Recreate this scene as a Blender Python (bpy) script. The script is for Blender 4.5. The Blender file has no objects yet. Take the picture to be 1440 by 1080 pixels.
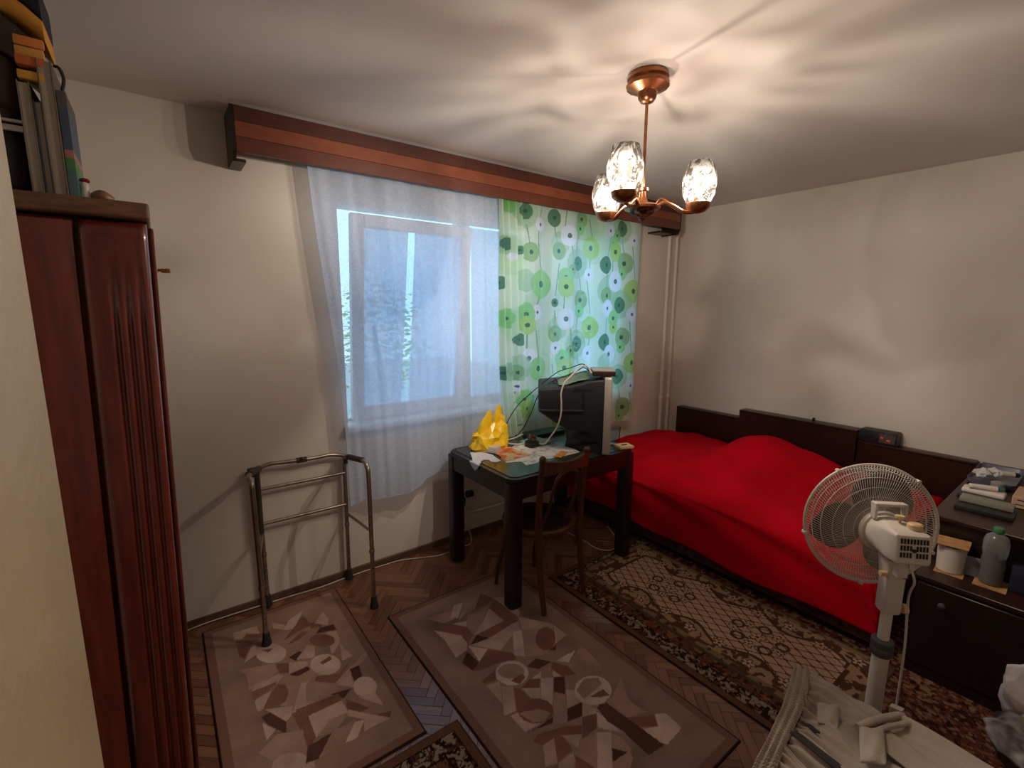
import bpy, bmesh, math, random
import numpy as np
from mathutils import Vector, Matrix
random.seed(7)
rng = np.random.default_rng(7)
S = bpy.context.scene
COL = S.collection

# ------------------------------------------------------------------ camera, light, exposure
cam_data = bpy.data.cameras.new('camera')
cam_data.sensor_width = 36.0
cam_data.lens = 655.0 / 1440.0 * 36.0
cam_data.clip_start = 0.02
cam = bpy.data.objects.new('camera', cam_data)
COL.objects.link(cam)
ROT = Matrix(((0.7989, 0.0926, -0.5942), (-0.6014, 0.1313, -0.7881), (0.0050, 0.9870, 0.1607)))
q = ROT.to_quaternion(); q.normalize()
cam.matrix_world = Matrix.Translation((0, 0, 1.70)) @ q.to_matrix().to_4x4()
S.camera = cam

SKY_STRENGTH = 2.8
BULB_WATTS = 55.0
w = bpy.data.worlds.new('sky'); S.world = w; w.use_nodes = True
bg = w.node_tree.nodes['Background']
bg.inputs['Color'].default_value = (0.43, 0.73, 1.0, 1)
bg.inputs['Strength'].default_value = SKY_STRENGTH
S.view_settings.view_transform = 'Standard'
S.view_settings.look = 'None'
S.view_settings.gamma = 1.0
S.view_settings.use_curve_mapping = False
S.view_settings.exposure = 0.0
S.cycles.max_bounces = 10
S.cycles.diffuse_bounces = 5
S.cycles.transparent_max_bounces = 24
S.cycles.sample_clamp_indirect = 4.0

# ------------------------------------------------------------------ helpers
def lin(c):
    return tuple(((v / 255.0) / 12.92 if v / 255.0 <= 0.04045 else ((v / 255.0 + 0.055) / 1.055) ** 2.4) for v in c)

def new_mat(name):
    m = bpy.data.materials.new(name); m.use_nodes = True
    nt = m.node_tree
    return m, nt, nt.nodes['Principled BSDF'], nt.nodes['Material Output']

def N(nt, kind, **kw):
    n = nt.nodes.new(kind)
    for k, v in kw.items():
        if k in n.inputs.keys(): n.inputs[k].default_value = v
        else: setattr(n, k, v)
    return n

def mat(name, rgb, rough=0.5, metal=0.0, var=0.12, scale=6.0, stretch=(1, 1, 1), bump=0.0, bscale=None, spec=0.5, rgb2=None, detail=4.0, coat=0.0):
    """principled material with a soft noise between two tones and optional bump"""
    m, nt, b, out = new_mat(name)
    c = lin(rgb); c2 = lin(rgb2) if rgb2 else tuple(v * (1 - var * 2) for v in c)
    tc = N(nt, 'ShaderNodeTexCoord'); mp = N(nt, 'ShaderNodeMapping'); mp.inputs['Scale'].default_value = stretch
    nt.links.new(tc.outputs['Object'], mp.inputs['Vector'])
    nz = N(nt, 'ShaderNodeTexNoise', Scale=scale, Detail=detail, Roughness=0.6)
    nt.links.new(mp.outputs['Vector'], nz.inputs['Vector'])
    cr = N(nt, 'ShaderNodeValToRGB')
    cr.color_ramp.elements[0].position = 0.3; cr.color_ramp.elements[1].position = 0.7
    cr.color_ramp.elements[0].color = (*c2, 1); cr.color_ramp.elements[1].color = (*c, 1)
    nt.links.new(nz.outputs['Fac'], cr.inputs['Fac']); nt.links.new(cr.outputs['Color'], b.inputs['Base Color'])
    b.inputs['Roughness'].default_value = rough; b.inputs['Metallic'].default_value = metal
    b.inputs['Specular IOR Level'].default_value = spec
    if coat: b.inputs['Coat Weight'].default_value = coat; b.inputs['Coat Roughness'].default_value = 0.08
    if bump:
        n2 = N(nt, 'ShaderNodeTexNoise', Scale=bscale or scale * 8, Detail=3.0)
        nt.links.new(mp.outputs['Vector'], n2.inputs['Vector'])
        bp = N(nt, 'ShaderNodeBump', Strength=bump, Distance=0.004)
        nt.links.new(n2.outputs['Fac'], bp.inputs['Height']); nt.links.new(bp.outputs['Normal'], b.inputs['Normal'])
    return m

def wood(name, rgb, rgb2, rough=0.3, stretch=(14, 14, 1.2), scale=3.0, coat=0.0, bump=0.05):
    return mat(name, rgb, rough=rough, rgb2=rgb2, scale=scale, stretch=stretch, bump=bump, coat=coat, detail=6)

def printed(name, rough=0.95, translucent=0.0, bump=0.3, transparent=0.0):
    """cloth or pile coloured by its printed/woven pattern (a colour attribute)"""
    m, nt, b, out = new_mat(name)
    at = N(nt, 'ShaderNodeVertexColor', layer_name='print')
    nz = N(nt, 'ShaderNodeTexNoise', Scale=260.0, Detail=3.0)
    tc = N(nt, 'ShaderNodeTexCoord'); nt.links.new(tc.outputs['Object'], nz.inputs['Vector'])
    mx = N(nt, 'ShaderNodeMix', data_type='RGBA', blend_type='MULTIPLY'); mx.inputs[0].default_value = 0.5 if bump else 0.1
    nt.links.new(at.outputs['Color'], mx.inputs[6]); nt.links.new(nz.outputs['Fac'], mx.inputs[7])
    b.inputs['Roughness'].default_value = rough; b.inputs['Specular IOR Level'].default_value = 0.1
    if bump:
        nt.links.new(mx.outputs[2], b.inputs['Base Color'])
        bp = N(nt, 'ShaderNodeBump', Strength=bump, Distance=0.003)
        nt.links.new(nz.outputs['Fac'], bp.inputs['Height']); nt.links.new(bp.outputs['Normal'], b.inputs['Normal'])
    else:
        nt.links.new(at.outputs['Color'], b.inputs['Base Color'])
    last = b.outputs[0]
    if translucent:
        tr = N(nt, 'ShaderNodeBsdfTranslucent'); nt.links.new(at.outputs['Color'], tr.inputs['Color'])
        ms = N(nt, 'ShaderNodeMixShader', Fac=translucent)
        nt.links.new(last, ms.inputs[1]); nt.links.new(tr.outputs[0], ms.inputs[2]); last = ms.outputs[0]
    if transparent:
        tp = N(nt, 'ShaderNodeBsdfTransparent'); ms = N(nt, 'ShaderNodeMixShader', Fac=transparent)
        nt.links.new(last, ms.inputs[1]); nt.links.new(tp.outputs[0], ms.inputs[2]); last = ms.outputs[0]
    nt.links.new(last, out.inputs['Surface'])
    return m

def lace(name, rgb, open_frac=0.45, trans=0.55, scale=90.0, spread=0.12):
    """net curtain: thread pattern of dense and open cells"""
    m, nt, b, out = new_mat(name)
    tc = N(nt, 'ShaderNodeTexCoord')
    vo = N(nt, 'ShaderNodeTexVoronoi', Scale=scale); nz = N(nt, 'ShaderNodeTexNoise', Scale=scale * 0.3, Detail=3.0)
    nt.links.new(tc.outputs['Object'], vo.inputs['Vector']); nt.links.new(tc.outputs['Object'], nz.inputs['Vector'])
    ad = N(nt, 'ShaderNodeMath', operation='ADD'); nt.links.new(vo.outputs['Distance'], ad.inputs[0]); nt.links.new(nz.outputs['Fac'], ad.inputs[1])
    mr = N(nt, 'ShaderNodeMapRange'); mr.inputs['From Min'].default_value = 0.55; mr.inputs['From Max'].default_value = 1.15
    mr.inputs['To Min'].default_value = max(open_frac - spread, 0.02); mr.inputs['To Max'].default_value = min(open_frac + spread, 0.95)
    nt.links.new(ad.outputs[0], mr.inputs['Value'])
    b.inputs['Base Color'].default_value = (*lin(rgb), 1); b.inputs['Roughness'].default_value = 0.9; b.inputs['Specular IOR Level'].default_value = 0.1
    tr = N(nt, 'ShaderNodeBsdfTranslucent'); tr.inputs['Color'].default_value = (*lin(rgb), 1)
    ms = N(nt, 'ShaderNodeMixShader', Fac=trans); nt.links.new(b.outputs[0], ms.inputs[1]); nt.links.new(tr.outputs[0], ms.inputs[2])
    tp = N(nt, 'ShaderNodeBsdfTransparent'); m2 = N(nt, 'ShaderNodeMixShader')
    nt.links.new(mr.outputs[0], m2.inputs['Fac']); nt.links.new(ms.outputs[0], m2.inputs[1]); nt.links.new(tp.outputs[0], m2.inputs[2])
    nt.links.new(m2.outputs[0], out.inputs['Surface'])
    return m

def glassy(name, rgb=(255, 255, 255), clear=0.85, rough=0.05, haze=0.0):
    m, nt, b, out = new_mat(name)
    gl = N(nt, 'ShaderNodeBsdfGlossy'); gl.inputs['Roughness'].default_value = rough
    tp = N(nt, 'ShaderNodeBsdfTransparent'); tp.inputs['Color'].default_value = (*lin(rgb), 1)
    fr = N(nt, 'ShaderNodeLayerWeight', Blend=1 - clear)
    ms = N(nt, 'ShaderNodeMixShader'); nt.links.new(fr.outputs['Fresnel'], ms.inputs['Fac'])
    nt.links.new(tp.outputs[0], ms.inputs[1]); nt.links.new(gl.outputs[0], ms.inputs[2]); last = ms.outputs[0]
    if haze:
        b.inputs['Base Color'].default_value = (*lin(rgb), 1); b.inputs['Roughness'].default_value = .4
        mh = N(nt, 'ShaderNodeMixShader', Fac=haze); nt.links.new(last, mh.inputs[1]); nt.links.new(b.outputs[0], mh.inputs[2]); last = mh.outputs[0]
    nt.links.new(last, out.inputs['Surface'])
    return m

class MB:
    """collects shapes; build() links them as ONE mesh object"""
    def __init__(self): self.bm = bmesh.new()
    def _xf(self, geom, M):
        bmesh.ops.transform(self.bm, matrix=M, verts=geom)
    def box(self, x0, x1, y0, y1, z0, z1, bevel=0.0, seg=2, rot=None):
        g = bmesh.ops.create_cube(self.bm, size=1.0)['verts']
        self._xf(g, Matrix.Translation(((x0+x1)/2, (y0+y1)/2, (z0+z1)/2)) @ Matrix.Diagonal((abs(x1-x0), abs(y1-y0), abs(z1-z0), 1)))
        if bevel:
            es = list({e for v in g for e in v.link_edges})
            r = bmesh.ops.bevel(self.bm, geom=es, offset=bevel, segments=seg, affect='EDGES', profile=0.6)
            g = list({v for f in r['faces'] for v in f.verts} | {v for v in g if v.is_valid})
        if rot is not None: self._xf(g, rot)
        return g
    def obox(self, c, size, rz=0.0, bevel=0.0, seg=2, rx=0.0, ry=0.0):
        a, b_, d = size[0]/2, size[1]/2, size[2]/2
        M = Matrix.Translation(c) @ Matrix.Rotation(rz, 4, 'Z') @ Matrix.Rotation(ry, 4, 'Y') @ Matrix.Rotation(rx, 4, 'X')
        return self.box(-a, a, -b_, b_, -d, d, bevel, seg, M)
    def tube(self, pts, r, seg=10, cap=True):
        pts = [Vector(p) for p in pts]; n = len(pts)
        rr = list(r) if hasattr(r, '__len__') else [r] * n
        rings = []; t0 = (pts[1]-pts[0]).normalized()
        up = Vector((0, 0, 1)) if abs(t0.z) < 0.9 else Vector((1, 0, 0))
        u = t0.cross(up).normalized()
        for i, p in enumerate(pts):
            t = ((pts[min(i+1, n-1)] - pts[max(i-1, 0)])).normalized()
            u = (u - t * u.dot(t)).normalized(); v = t.cross(u)
            rings.append([self.bm.verts.new(p + (u*math.cos(2*math.pi*k/seg) + v*math.sin(2*math.pi*k/seg)) * rr[i]) for k in range(seg)])
        for a, b_ in zip(rings, rings[1:]):
            for k in range(seg): self.bm.faces.new((a[k], a[(k+1) % seg], b_[(k+1) % seg], b_[k]))
        if cap:
            self.bm.faces.new(rings[0][::-1]); self.bm.faces.new(rings[-1])
    def lathe(self, prof, c=(0, 0, 0), seg=24, M=None, ripple=None, cap=True):
        rings = []
        for (r, z) in prof:
            ring = []
            for k in range(seg):
                a = 2*math.pi*k/seg; rr = max(r, 1e-4)
                if ripple: rr *= ripple(a, z)
                p = Vector((rr*math.cos(a), rr*math.sin(a), z))
                p = (M @ p) if M is not None else p + Vector(c)
                ring.append(self.bm.verts.new(p))
            rings.append(ring)
        for a, b_ in zip(rings, rings[1:]):
            for k in range(seg): self.bm.faces.new((a[k], a[(k+1) % seg], b_[(k+1) % seg], b_[k]))
        if cap:
            self.bm.faces.new(rings[0][::-1]); self.bm.faces.new(rings[-1])
    def prism(self, poly, axis, a0, a1, bevel=0.0):
        """polygon in the two other axes, extruded along axis from a0 to a1"""
        def P(p, a):
            return {'x': (a, p[0], p[1]), 'y': (p[0], a, p[1]), 'z': (p[0], p[1], a)}[axis]
        A = [self.bm.verts.new(P(p, a0)) for p in poly]; B = [self.bm.verts.new(P(p, a1)) for p in poly]
        n = len(poly); fs = []
        for k in range(n): fs.append(self.bm.faces.new((A[k], A[(k+1) % n], B[(k+1) % n], B[k])))
        fs.append(self.bm.faces.new(A[::-1])); fs.append(self.bm.faces.new(B))
        if bevel:
            es = list({e for f in fs for e in f.edges})
            bmesh.ops.bevel(self.bm, geom=es, offset=bevel, segments=2, affect='EDGES')
    def loft(self, rings, cap=True, closed=True):
        R = [[self.bm.verts.new(p) for p in ring] for ring in rings]
        n = len(R[0])
        for a, b_ in zip(R, R[1:]):
            for k in range(n if closed else n-1): self.bm.faces.new((a[k], a[(k+1) % n], b_[(k+1) % n], b_[k]))
        if cap: self.bm.faces.new(R[0][::-1]); self.bm.faces.new(R[-1])
    def ball(self, c, r, sc=(1, 1, 1), seg=12):
        g = bmesh.ops.create_uvsphere(self.bm, u_segments=seg, v_segments=max(seg*2//3, 6), radius=1.0)['verts']
        self._xf(g, Matrix.Translation(c) @ Matrix.Diagonal((r*sc[0], r*sc[1], r*sc[2], 1)))
    def build(self, name, m, parent=None, smooth=True, angle=40):
        bmesh.ops.recalc_face_normals(self.bm, faces=self.bm.faces[:])
        off = wloc(parent) if parent is not None else Vector((0, 0, 0))
        if off.length > 0: bmesh.ops.translate(self.bm, vec=-off, verts=self.bm.verts[:])
        me = bpy.data.meshes.new(name); self.bm.to_mesh(me); self.bm.free()
        return link_mesh(name, me, m, parent, smooth, angle)

def link_mesh(name, me, m, parent=None, smooth=True, angle=40):
    for mm in (m if isinstance(m, (list, tuple)) else [m]): me.materials.append(mm)
    if smooth:
        me.shade_smooth()
        if angle < 180: me.set_sharp_from_angle(angle=math.radians(angle))
    o = bpy.data.objects.new(name, me); COL.objects.link(o)
    if parent is not None: o.parent = parent
    return o

def wloc(o):
    v = Vector((0, 0, 0))
    while o is not None: v += o.location; o = o.parent
    return v

def tag(o, label, cat, group=None, kind=None):
    o['label'] = label; o['category'] = cat
    if group: o['group'] = group
    if kind: o['kind'] = kind
    return o

def thing(name, loc, label, cat, group=None):
    o = bpy.data.objects.new(name, None); o.empty_display_size = 0.05; o.location = loc; COL.objects.link(o)
    return tag(o, label, cat, group)

def struct(o): o['kind'] = 'structure'; return o

def sheet(name, m, X, Y, Z, rgb=None, parent=None, smooth=True):
    """grid mesh from 2D arrays of world positions, with an optional woven/printed pattern"""
    h, w_ = X.shape; co = np.stack([X, Y, Z], -1).reshape(-1, 3).astype(np.float32)
    if parent is not None: co = co - np.array(wloc(parent), dtype=np.float32)
    idx = np.arange(h*w_).reshape(h, w_)
    f = np.stack([idx[:-1, :-1], idx[:-1, 1:], idx[1:, 1:], idx[1:, :-1]], -1).reshape(-1, 4)
    me = bpy.data.meshes.new(name); me.vertices.add(len(co)); me.vertices.foreach_set('co', co.ravel())
    me.loops.add(f.size); me.loops.foreach_set('vertex_index', f.ravel().astype(np.int32))
    me.polygons.add(len(f)); me.polygons.foreach_set('loop_start', np.arange(0, f.size, 4, dtype=np.int32))
    me.update(); me.validate()
    if rgb is not None:
        ca = me.color_attributes.new('print', 'FLOAT_COLOR', 'POINT')
        c4 = np.ones((h*w_, 4), np.float32); c4[:, :3] = rgb.reshape(-1, 3); ca.data.foreach_set('color', c4.ravel())
    return link_mesh(name, me, m, parent, smooth, 180)

def bez(pts, n=12):
    """smooth path through points (Catmull-Rom)"""
    P = [Vector(p) for p in pts]; P = [P[0]*2-P[1]] + P + [P[-1]*2-P[-2]]; out = []
    for i in range(1, len(P)-2):
        a, b_, c, d = P[i-1:i+3]
        for k in range(n):
            t = k/n
            out.append(0.5*((2*b_)+(c-a)*t+(2*a-5*b_+4*c-d)*t*t+(3*b_-a-3*c+d)*t**3))
    out.append(P[-2]); return out

def inpoly(X, Y, poly):
    ins = np.zeros(X.shape, bool); n = len(poly)
    for i in range(n):
        x0, y0 = poly[i]; x1, y1 = poly[(i+1) % n]
        if y0 == y1: continue
        c = ((y0 > Y) != (y1 > Y)) & (X < (x1-x0)*(Y-y0)/(y1-y0)+x0); ins ^= c
    return ins

def vnoise(h, w_, cell, seed, octaves=3):
    """smooth value noise in 0..1 on an h x w grid"""
    r = np.random.default_rng(seed); out = np.zeros((h, w_)); amp = 1; tot = 0
    for o in range(octaves):
        c = max(cell/2**o, 1.0); gh, gw = int(h/c)+3, int(w_/c)+3; g = r.random((gh, gw))
        yy = np.arange(h)/c; xx = np.arange(w_)/c; yi = yy.astype(int); xi = xx.astype(int)
        fy = (yy-yi)[:, None]; fx = (xx-xi)[None]; fy = fy*fy*(3-2*fy); fx = fx*fx*(3-2*fx)
        v = (g[yi][:, xi]*(1-fy)*(1-fx)+g[yi+1][:, xi]*fy*(1-fx)+g[yi][:, xi+1]*(1-fy)*fx+g[yi+1][:, xi+1]*fy*fx)
        out += v*amp; tot += amp; amp *= 0.55
    return out/tot

RUG_MID=[('M',[(1027,2139),(1238,2114),(1144,2045),(1091,2045)]),('W',[(1208,2151),(1260,2139),(1172,2038),(1136,2064)]),('M',[(1260,2139),(1390,2145),(1282,2046),(1235,2053),(1164,2017)]),('D',[(1397,2156),(1430,2068),(1363,2036),(1285,2044)]),('D',[(1430,2068),(1443,1843),(1418,1822),(1231,1804),(1182,1864),(1362,1870),(1359,2010)]),('L',[(1356,2006),(1363,1872),(1167,1866),(1265,1929)]),('M',[(1226,2025),(1356,2026),(1265,1929),(1172,1872),(1176,1956)]),('W',[(1122,2015),(1200,1990),(1170,1954)]),('D',[(1019,2041),(1136,1998),(1173,1939),(1166,1876),(1110,1836),(1108,1896)]),('L',[(1017,2030),(1115,1908),(1110,1836),(1081,1801),(1013,1787),(1029,1931)]),('V',[(1182,1864),(1223,1804),(1115,1820)]),('L',[(1115,1820),(1223,1804),(1389,1824),(1424,1818),(1367,1728),(1334,1752),(1218,1700)]),('W',[(1105,1822),(1171,1745),(1091,1698)]),('V',[(1079,1792),(1086,1691),(1035,1669),(1019,1741)]),('D',[(1169,1742),(1267,1636),(1238,1604),(1161,1636),(1060,1650),(1035,1669),(1088,1695)]),('W',[(1346,1768),(1396,1755),(1292,1591),(1251,1631)]),('M',[(1399,1753),(1546,1676),(1462,1563),(1363,1548),(1287,1594)]),('L',[(1447,1848),(1557,1699),(1562,1583),(1468,1570),(1548,1668),(1399,1753)]),('D',[(1495,1597),(1466,1572),(1435,1558),(1408,1559),(1390,1572),(1384,1596),(1392,1627),(1412,1659),(1441,1685),(1473,1701),(1502,1702),(1521,1687),(1527,1661),(1517,1628)]),('L',[(1434,2074),(1521,2025),(1482,1876),(1447,1848)]),('V',[(1412,1555),(1465,1561),(1441,1534)]),('M',[(1570,1484),(1549,1333),(1519,1306),(1412,1361),(1417,1427)]),('V',[(1255,1536),(1324,1552),(1371,1491),(1292,1489)]),('D',[(1371,1491),(1414,1424),(1412,1361),(1346,1396),(1341,1453)]),('W',[(1391,1481),(1521,1476),(1436,1438)]),('W',[(1238,1500),(1211,1479),(1178,1472),(1145,1480),(1118,1500),(1102,1529),(1099,1563),(1112,1594),(1137,1616),(1171,1625),(1206,1618),(1235,1597),(1251,1565),(1252,1530)]),('M',[(1230,1520),(1213,1508),(1189,1506),(1163,1514),(1141,1530),(1126,1552),(1121,1576),(1128,1596),(1145,1609),(1169,1612),(1196,1604),(1219,1587),(1234,1564),(1238,1540)]),('D',[(1142,1514),(1213,1518),(1209,1488),(1164,1474)]),('D',[(1031,1592),(1123,1610),(1092,1556),(1037,1569)]),('W',[(1226,1466),(1289,1472),(1264,1442)]),('M',[(1289,1472),(1352,1474),(1309,1413),(1264,1442)]),('W',[(1341,1448),(1348,1398),(1314,1414)]),('V',[(1314,1409),(1360,1385),(1292,1308),(1260,1349)]),('W',[(1264,1442),(1312,1411),(1205,1297),(1187,1352)]),('D',[(1218,1471),(1259,1441),(1223,1403),(1158,1452)]),('M',[(1363,1383),(1409,1358),(1351,1308),(1319,1332)]),('L',[(1158,1447),(1225,1402),(1185,1354),(1157,1383)]),('L',[(1038,1559),(1098,1542),(1036,1423)]),('L',[(1090,1512),(1132,1480),(1063,1371),(1008,1380)]),('D',[(1128,1474),(1151,1448),(1153,1386),(1067,1367)]),('L',[(1061,1360),(1131,1258),(1031,1269),(1030,1363)]),('D',[(1192,1275),(1167,1259),(1136,1255),(1105,1264),(1079,1283),(1063,1310),(1059,1339),(1070,1365),(1094,1383),(1125,1388),(1158,1380),(1186,1359),(1203,1331),(1204,1300)]),('M',[(1066,1356),(1148,1319),(1175,1275),(1131,1258),(1084,1285)]),('V',[(1135,1254),(1175,1255),(1149,1233),(1038,1261),(1086,1254)]),('M',[(1255,1344),(1287,1303),(1200,1199),(1151,1228)]),('L',[(1314,1327),(1341,1298),(1325,1241),(1248,1249)]),('V',[(1245,1247),(1322,1235),(1271,1184),(1204,1200)]),('D',[(1267,1180),(1338,1166),(1280,1109),(1196,1107)]),('L',[(1320,1228),(1347,1171),(1328,1157),(1271,1180)]),('W',[(1474,1199),(1440,1181),(1401,1176),(1364,1185),(1335,1206),(1319,1236),(1321,1269),(1339,1299),(1372,1321),(1412,1328),(1452,1319),(1484,1296),(1499,1264),(1495,1229)]),('M',[(1346,1294),(1422,1320),(1480,1286),(1466,1250),(1339,1239)]),('D',[(1369,1234),(1449,1227),(1445,1186),(1401,1206)]),('W',[(1337,1162),(1346,1031),(1284,1106)]),('V',[(1354,1178),(1405,1169),(1419,998),(1389,975),(1357,1020),(1337,1104)]),('D',[(1067,1231),(1183,1189),(1238,1155),(1209,1126),(1138,1172),(1051,1181),(1029,1218)]),('M',[(1567,1224),(1493,1118),(1503,1037),(1416,1066),(1429,1165)]),('D',[(1406,1073),(1518,1007),(1486,963),(1414,1012)]),('W',[(1526,1006),(1566,981),(1559,900),(1448,891),(1417,929),(1420,995),(1486,963)]),('V',[(1367,1184),(1403,1166),(1436,896),(1350,907),(1352,1013)]),('M',[(1292,936),(1248,913),(1196,909),(1147,923),(1109,951),(1088,990),(1088,1032),(1111,1071),(1153,1097),(1207,1106),(1262,1093),(1305,1061),(1326,1018),(1321,973)]),('W',[(1263,1093),(1311,1061),(1167,925),(1124,958)]),('V',[(1260,1012),(1297,964),(1219,971)]),('L',[(1140,1166),(1211,1125),(1153,1092)]),('D',[(1108,1180),(1140,1166),(1133,1097),(1052,1096)]),('L',[(1051,1181),(1108,1180),(1048,1092),(1002,1110),(1031,1150)]),('L',[(1050,1091),(1129,1089),(1063,1015),(1015,1039)]),('D',[(1126,1079),(1148,999),(1112,966),(1060,1005)])]
RUG_LEFT=[('L',[(163,2640),(269,2627),(274,2550),(216,2592),(196,2559),(159,2571)]),('D',[(216,2592),(281,2544),(272,2511),(200,2557)]),('D',[(165,2559),(267,2507),(226,2491),(182,2393),(165,2433)]),('L',[(247,2476),(222,2464),(179,2368),(235,2396)]),('L',[(337,2611),(390,2555),(402,2487),(339,2551)]),('W',[(420,2576),(500,2617),(427,2486),(380,2504)]),('D',[(491,2577),(507,2460),(435,2446),(363,2420),(406,2468)]),('D',[(371,2376),(449,2436),(487,2416),(420,2378)]),('W',[(354,2314),(342,2288),(321,2276),(294,2280),(268,2300),(246,2331),(233,2368),(232,2405),(243,2434),(265,2448),(292,2444),(320,2423),(342,2390),(355,2351)]),('D',[(260,2413),(310,2391),(284,2374)]),('V',[(358,2276),(409,2295),(420,2273),(380,2232)]),('L',[(386,2242),(454,2314),(480,2287),(459,2201)]),('L',[(351,2240),(426,2198),(419,2169),(335,2165)]),('V',[(334,2160),(418,2163),(422,2133),(364,2125)]),('M',[(153,2333),(293,2276),(296,2208),(203,2183),(173,2169),(174,2279)]),('D',[(297,2273),(351,2240),(336,2171),(301,2197)]),('L',[(196,2188),(294,2196),(314,2169),(279,2138),(178,2154)]),('D',[(178,2154),(281,2149),(271,2132),(177,2098)]),('M',[(321,2095),(354,2083),(355,2022),(302,1972),(266,1993)]),('L',[(182,2093),(253,2110),(204,2022),(184,2016)]),('D',[(204,2022),(249,2089),(281,2131),(308,2105),(312,2054),(288,2004),(241,2006)]),('L',[(207,2016),(310,1963),(288,1908),(267,1898),(230,1977)]),('V',[(191,1980),(225,1986),(270,1896),(257,1833),(207,1923)]),('W',[(187,1953),(226,1884),(188,1847)]),('L',[(367,2073),(415,2056),(384,1933),(299,1926)]),('D',[(298,1921),(382,1923),(368,1869),(344,1871),(341,1761),(325,1699),(312,1727)]),('M',[(153,1811),(227,1855),(315,1818),(305,1697),(202,1723)]),('L',[(316,1617),(303,1596),(280,1589),(251,1596),(223,1618),(199,1649),(185,1684),(183,1716),(195,1740),(218,1749),(248,1742),(279,1719),(303,1686),(316,1649)]),('D',[(503,2480),(578,2477),(547,2413),(499,2432)]),('L',[(590,2541),(597,2463),(580,2405),(525,2464)]),('L',[(558,2355),(603,2330),(596,2247),(553,2189),(532,2175)]),('V',[(538,2412),(605,2396),(607,2343),(511,2374)]),('D',[(574,2263),(563,2246),(544,2240),(520,2247),(497,2264),(479,2289),(469,2316),(469,2342),(479,2360),(499,2366),(523,2360),(547,2342),(566,2317),(575,2288)]),('W',[(548,2080),(534,2055),(511,2044),(484,2049),(459,2068),(439,2098),(428,2133),(430,2168),(443,2194),(467,2206),(495,2202),(522,2182),(542,2150),(552,2113)]),('D',[(469,2152),(522,2169),(522,2140),(479,2131)]),('L',[(588,2222),(610,2103),(559,2099)]),('M',[(383,2049),(424,2081),(422,2032),(495,1966),(431,1898),(357,1942)]),('D',[(419,2047),(498,1976),(606,2092),(529,2028),(433,2074)]),('M',[(491,1981),(687,2104),(692,2071),(516,1962)]),('V',[(571,2023),(616,2023),(605,1946),(566,1925)]),('L',[(495,1966),(567,1999),(555,1903)]),('W',[(637,1848),(624,1827),(605,1817),(584,1819),(565,1833),(552,1856),(547,1884),(551,1912),(563,1935),(583,1946),(604,1944),(624,1930),(638,1905),(642,1876)]),('V',[(454,1931),(541,1907),(496,1872)]),('D',[(502,1867),(569,1757),(532,1758),(491,1809)]),('L',[(547,1845),(618,1827),(623,1732)]),('L',[(346,1870),(487,1867),(488,1790),(426,1736),(350,1749)]),('D',[(314,1935),(486,1913),(487,1867),(348,1874),(350,1749),(334,1738),(326,1869)]),('M',[(350,1749),(418,1801),(488,1790),(423,1728)]),('V',[(312,1727),(405,1732),(336,1648),(289,1658)]),('M',[(333,1650),(405,1732),(503,1738),(434,1654)]),('L',[(480,1775),(495,1801),(619,1656),(512,1661),(532,1716)]),('W',[(496,1728),(530,1712),(480,1648),(434,1654)]),('D',[(579,1707),(640,1688),(621,1660)])]
CURTAIN_DISCS=[('S',2130,2368,116),('D',2134,2375,60),('W',2267,2297,55),('D',2414,2361,69),('S',2472,2186,92),('O',2463,2127,70),('W',2557,2247,84),('O',2695,2382,67),('G',2682,2310,52),('Y',2808,2174,97),('S',2654,2046,123),('D',2660,2046,60),('O',2594,1999,45),('S',3172,2351,121),('D',3178,2360,70),('O',3111,2299,53),('W',3023,2328,57),('G',3067,2232,65),('Y',3097,2166,86),('D',2975,2053,76),('O',3224,2080,97),('G',3202,1991,55),('O',2182,2099,74),('G',2286,1876,112),('G',2534,1936,79),('Y',2537,1865,84),('W',2793,1968,55),('S',3025,1846,143),('O',2995,1806,78),('W',3112,1926,94),('Y',3331,1849,108),('O',2703,1767,83),('G',2696,1680,53),('S',3192,1734,133),('D',3179,1730,76),('W',2239,1672,61),('D',2431,1743,37),('S',1957,2132,72),('D',1966,2139,50),('W',2016,2055,37),('D',2086,2106,33),('S',2136,1897,88),('D',1917,1874,50),('G',2148,1680,70),('G',1996,2393,54),('W',3314,2274,56),('W',3013,1702,79),('S',2460,1547,101),('O',2440,1504,71),('W',2541,1619,91),('G',2692,1680,57),('Y',2819,1544,100),('S',2658,1417,128),('D',2667,1419,70),('O',2588,1371,49),('W',3013,1703,63),('G',3102,1619,73),('Y',3107,1542,58),('D',2987,1421,78),('O',3226,1453,91),('G',3217,1367,57),('W',3326,1651,69),('W',2244,1671,54),('G',2515,1308,79),('Y',2535,1236,80),('W',2445,1396,53),('W',2805,1337,67),('W',3056,1314,87),('S',2996,1251,86),('Y',3352,1223,102),('S',3192,1109,122),('D',3192,1109,76),('O',3268,827,94),('G',3238,748,54),('W',2174,1333,81),('G',2262,1251,96),('S',2095,1267,107),('O',2070,1236,63),('G',2146,1026,82),('Y',2163,951,77),('W',2069,1132,47),('G',2148,1655,80),('Y',2160,1578,75),('G',1976,1628,80),('D',2088,1473,52),('S',1988,1242,76),('D',1948,1237,55),('W',3354,1015,63),('G',2517,828,100),('S',2805,980,109),('G',2868,1069,83),('Y',2439,1056,84),('W',2639,905,78),('D',2947,867,78),('S',2302,947,69),('O',2748,776,80)]
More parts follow.
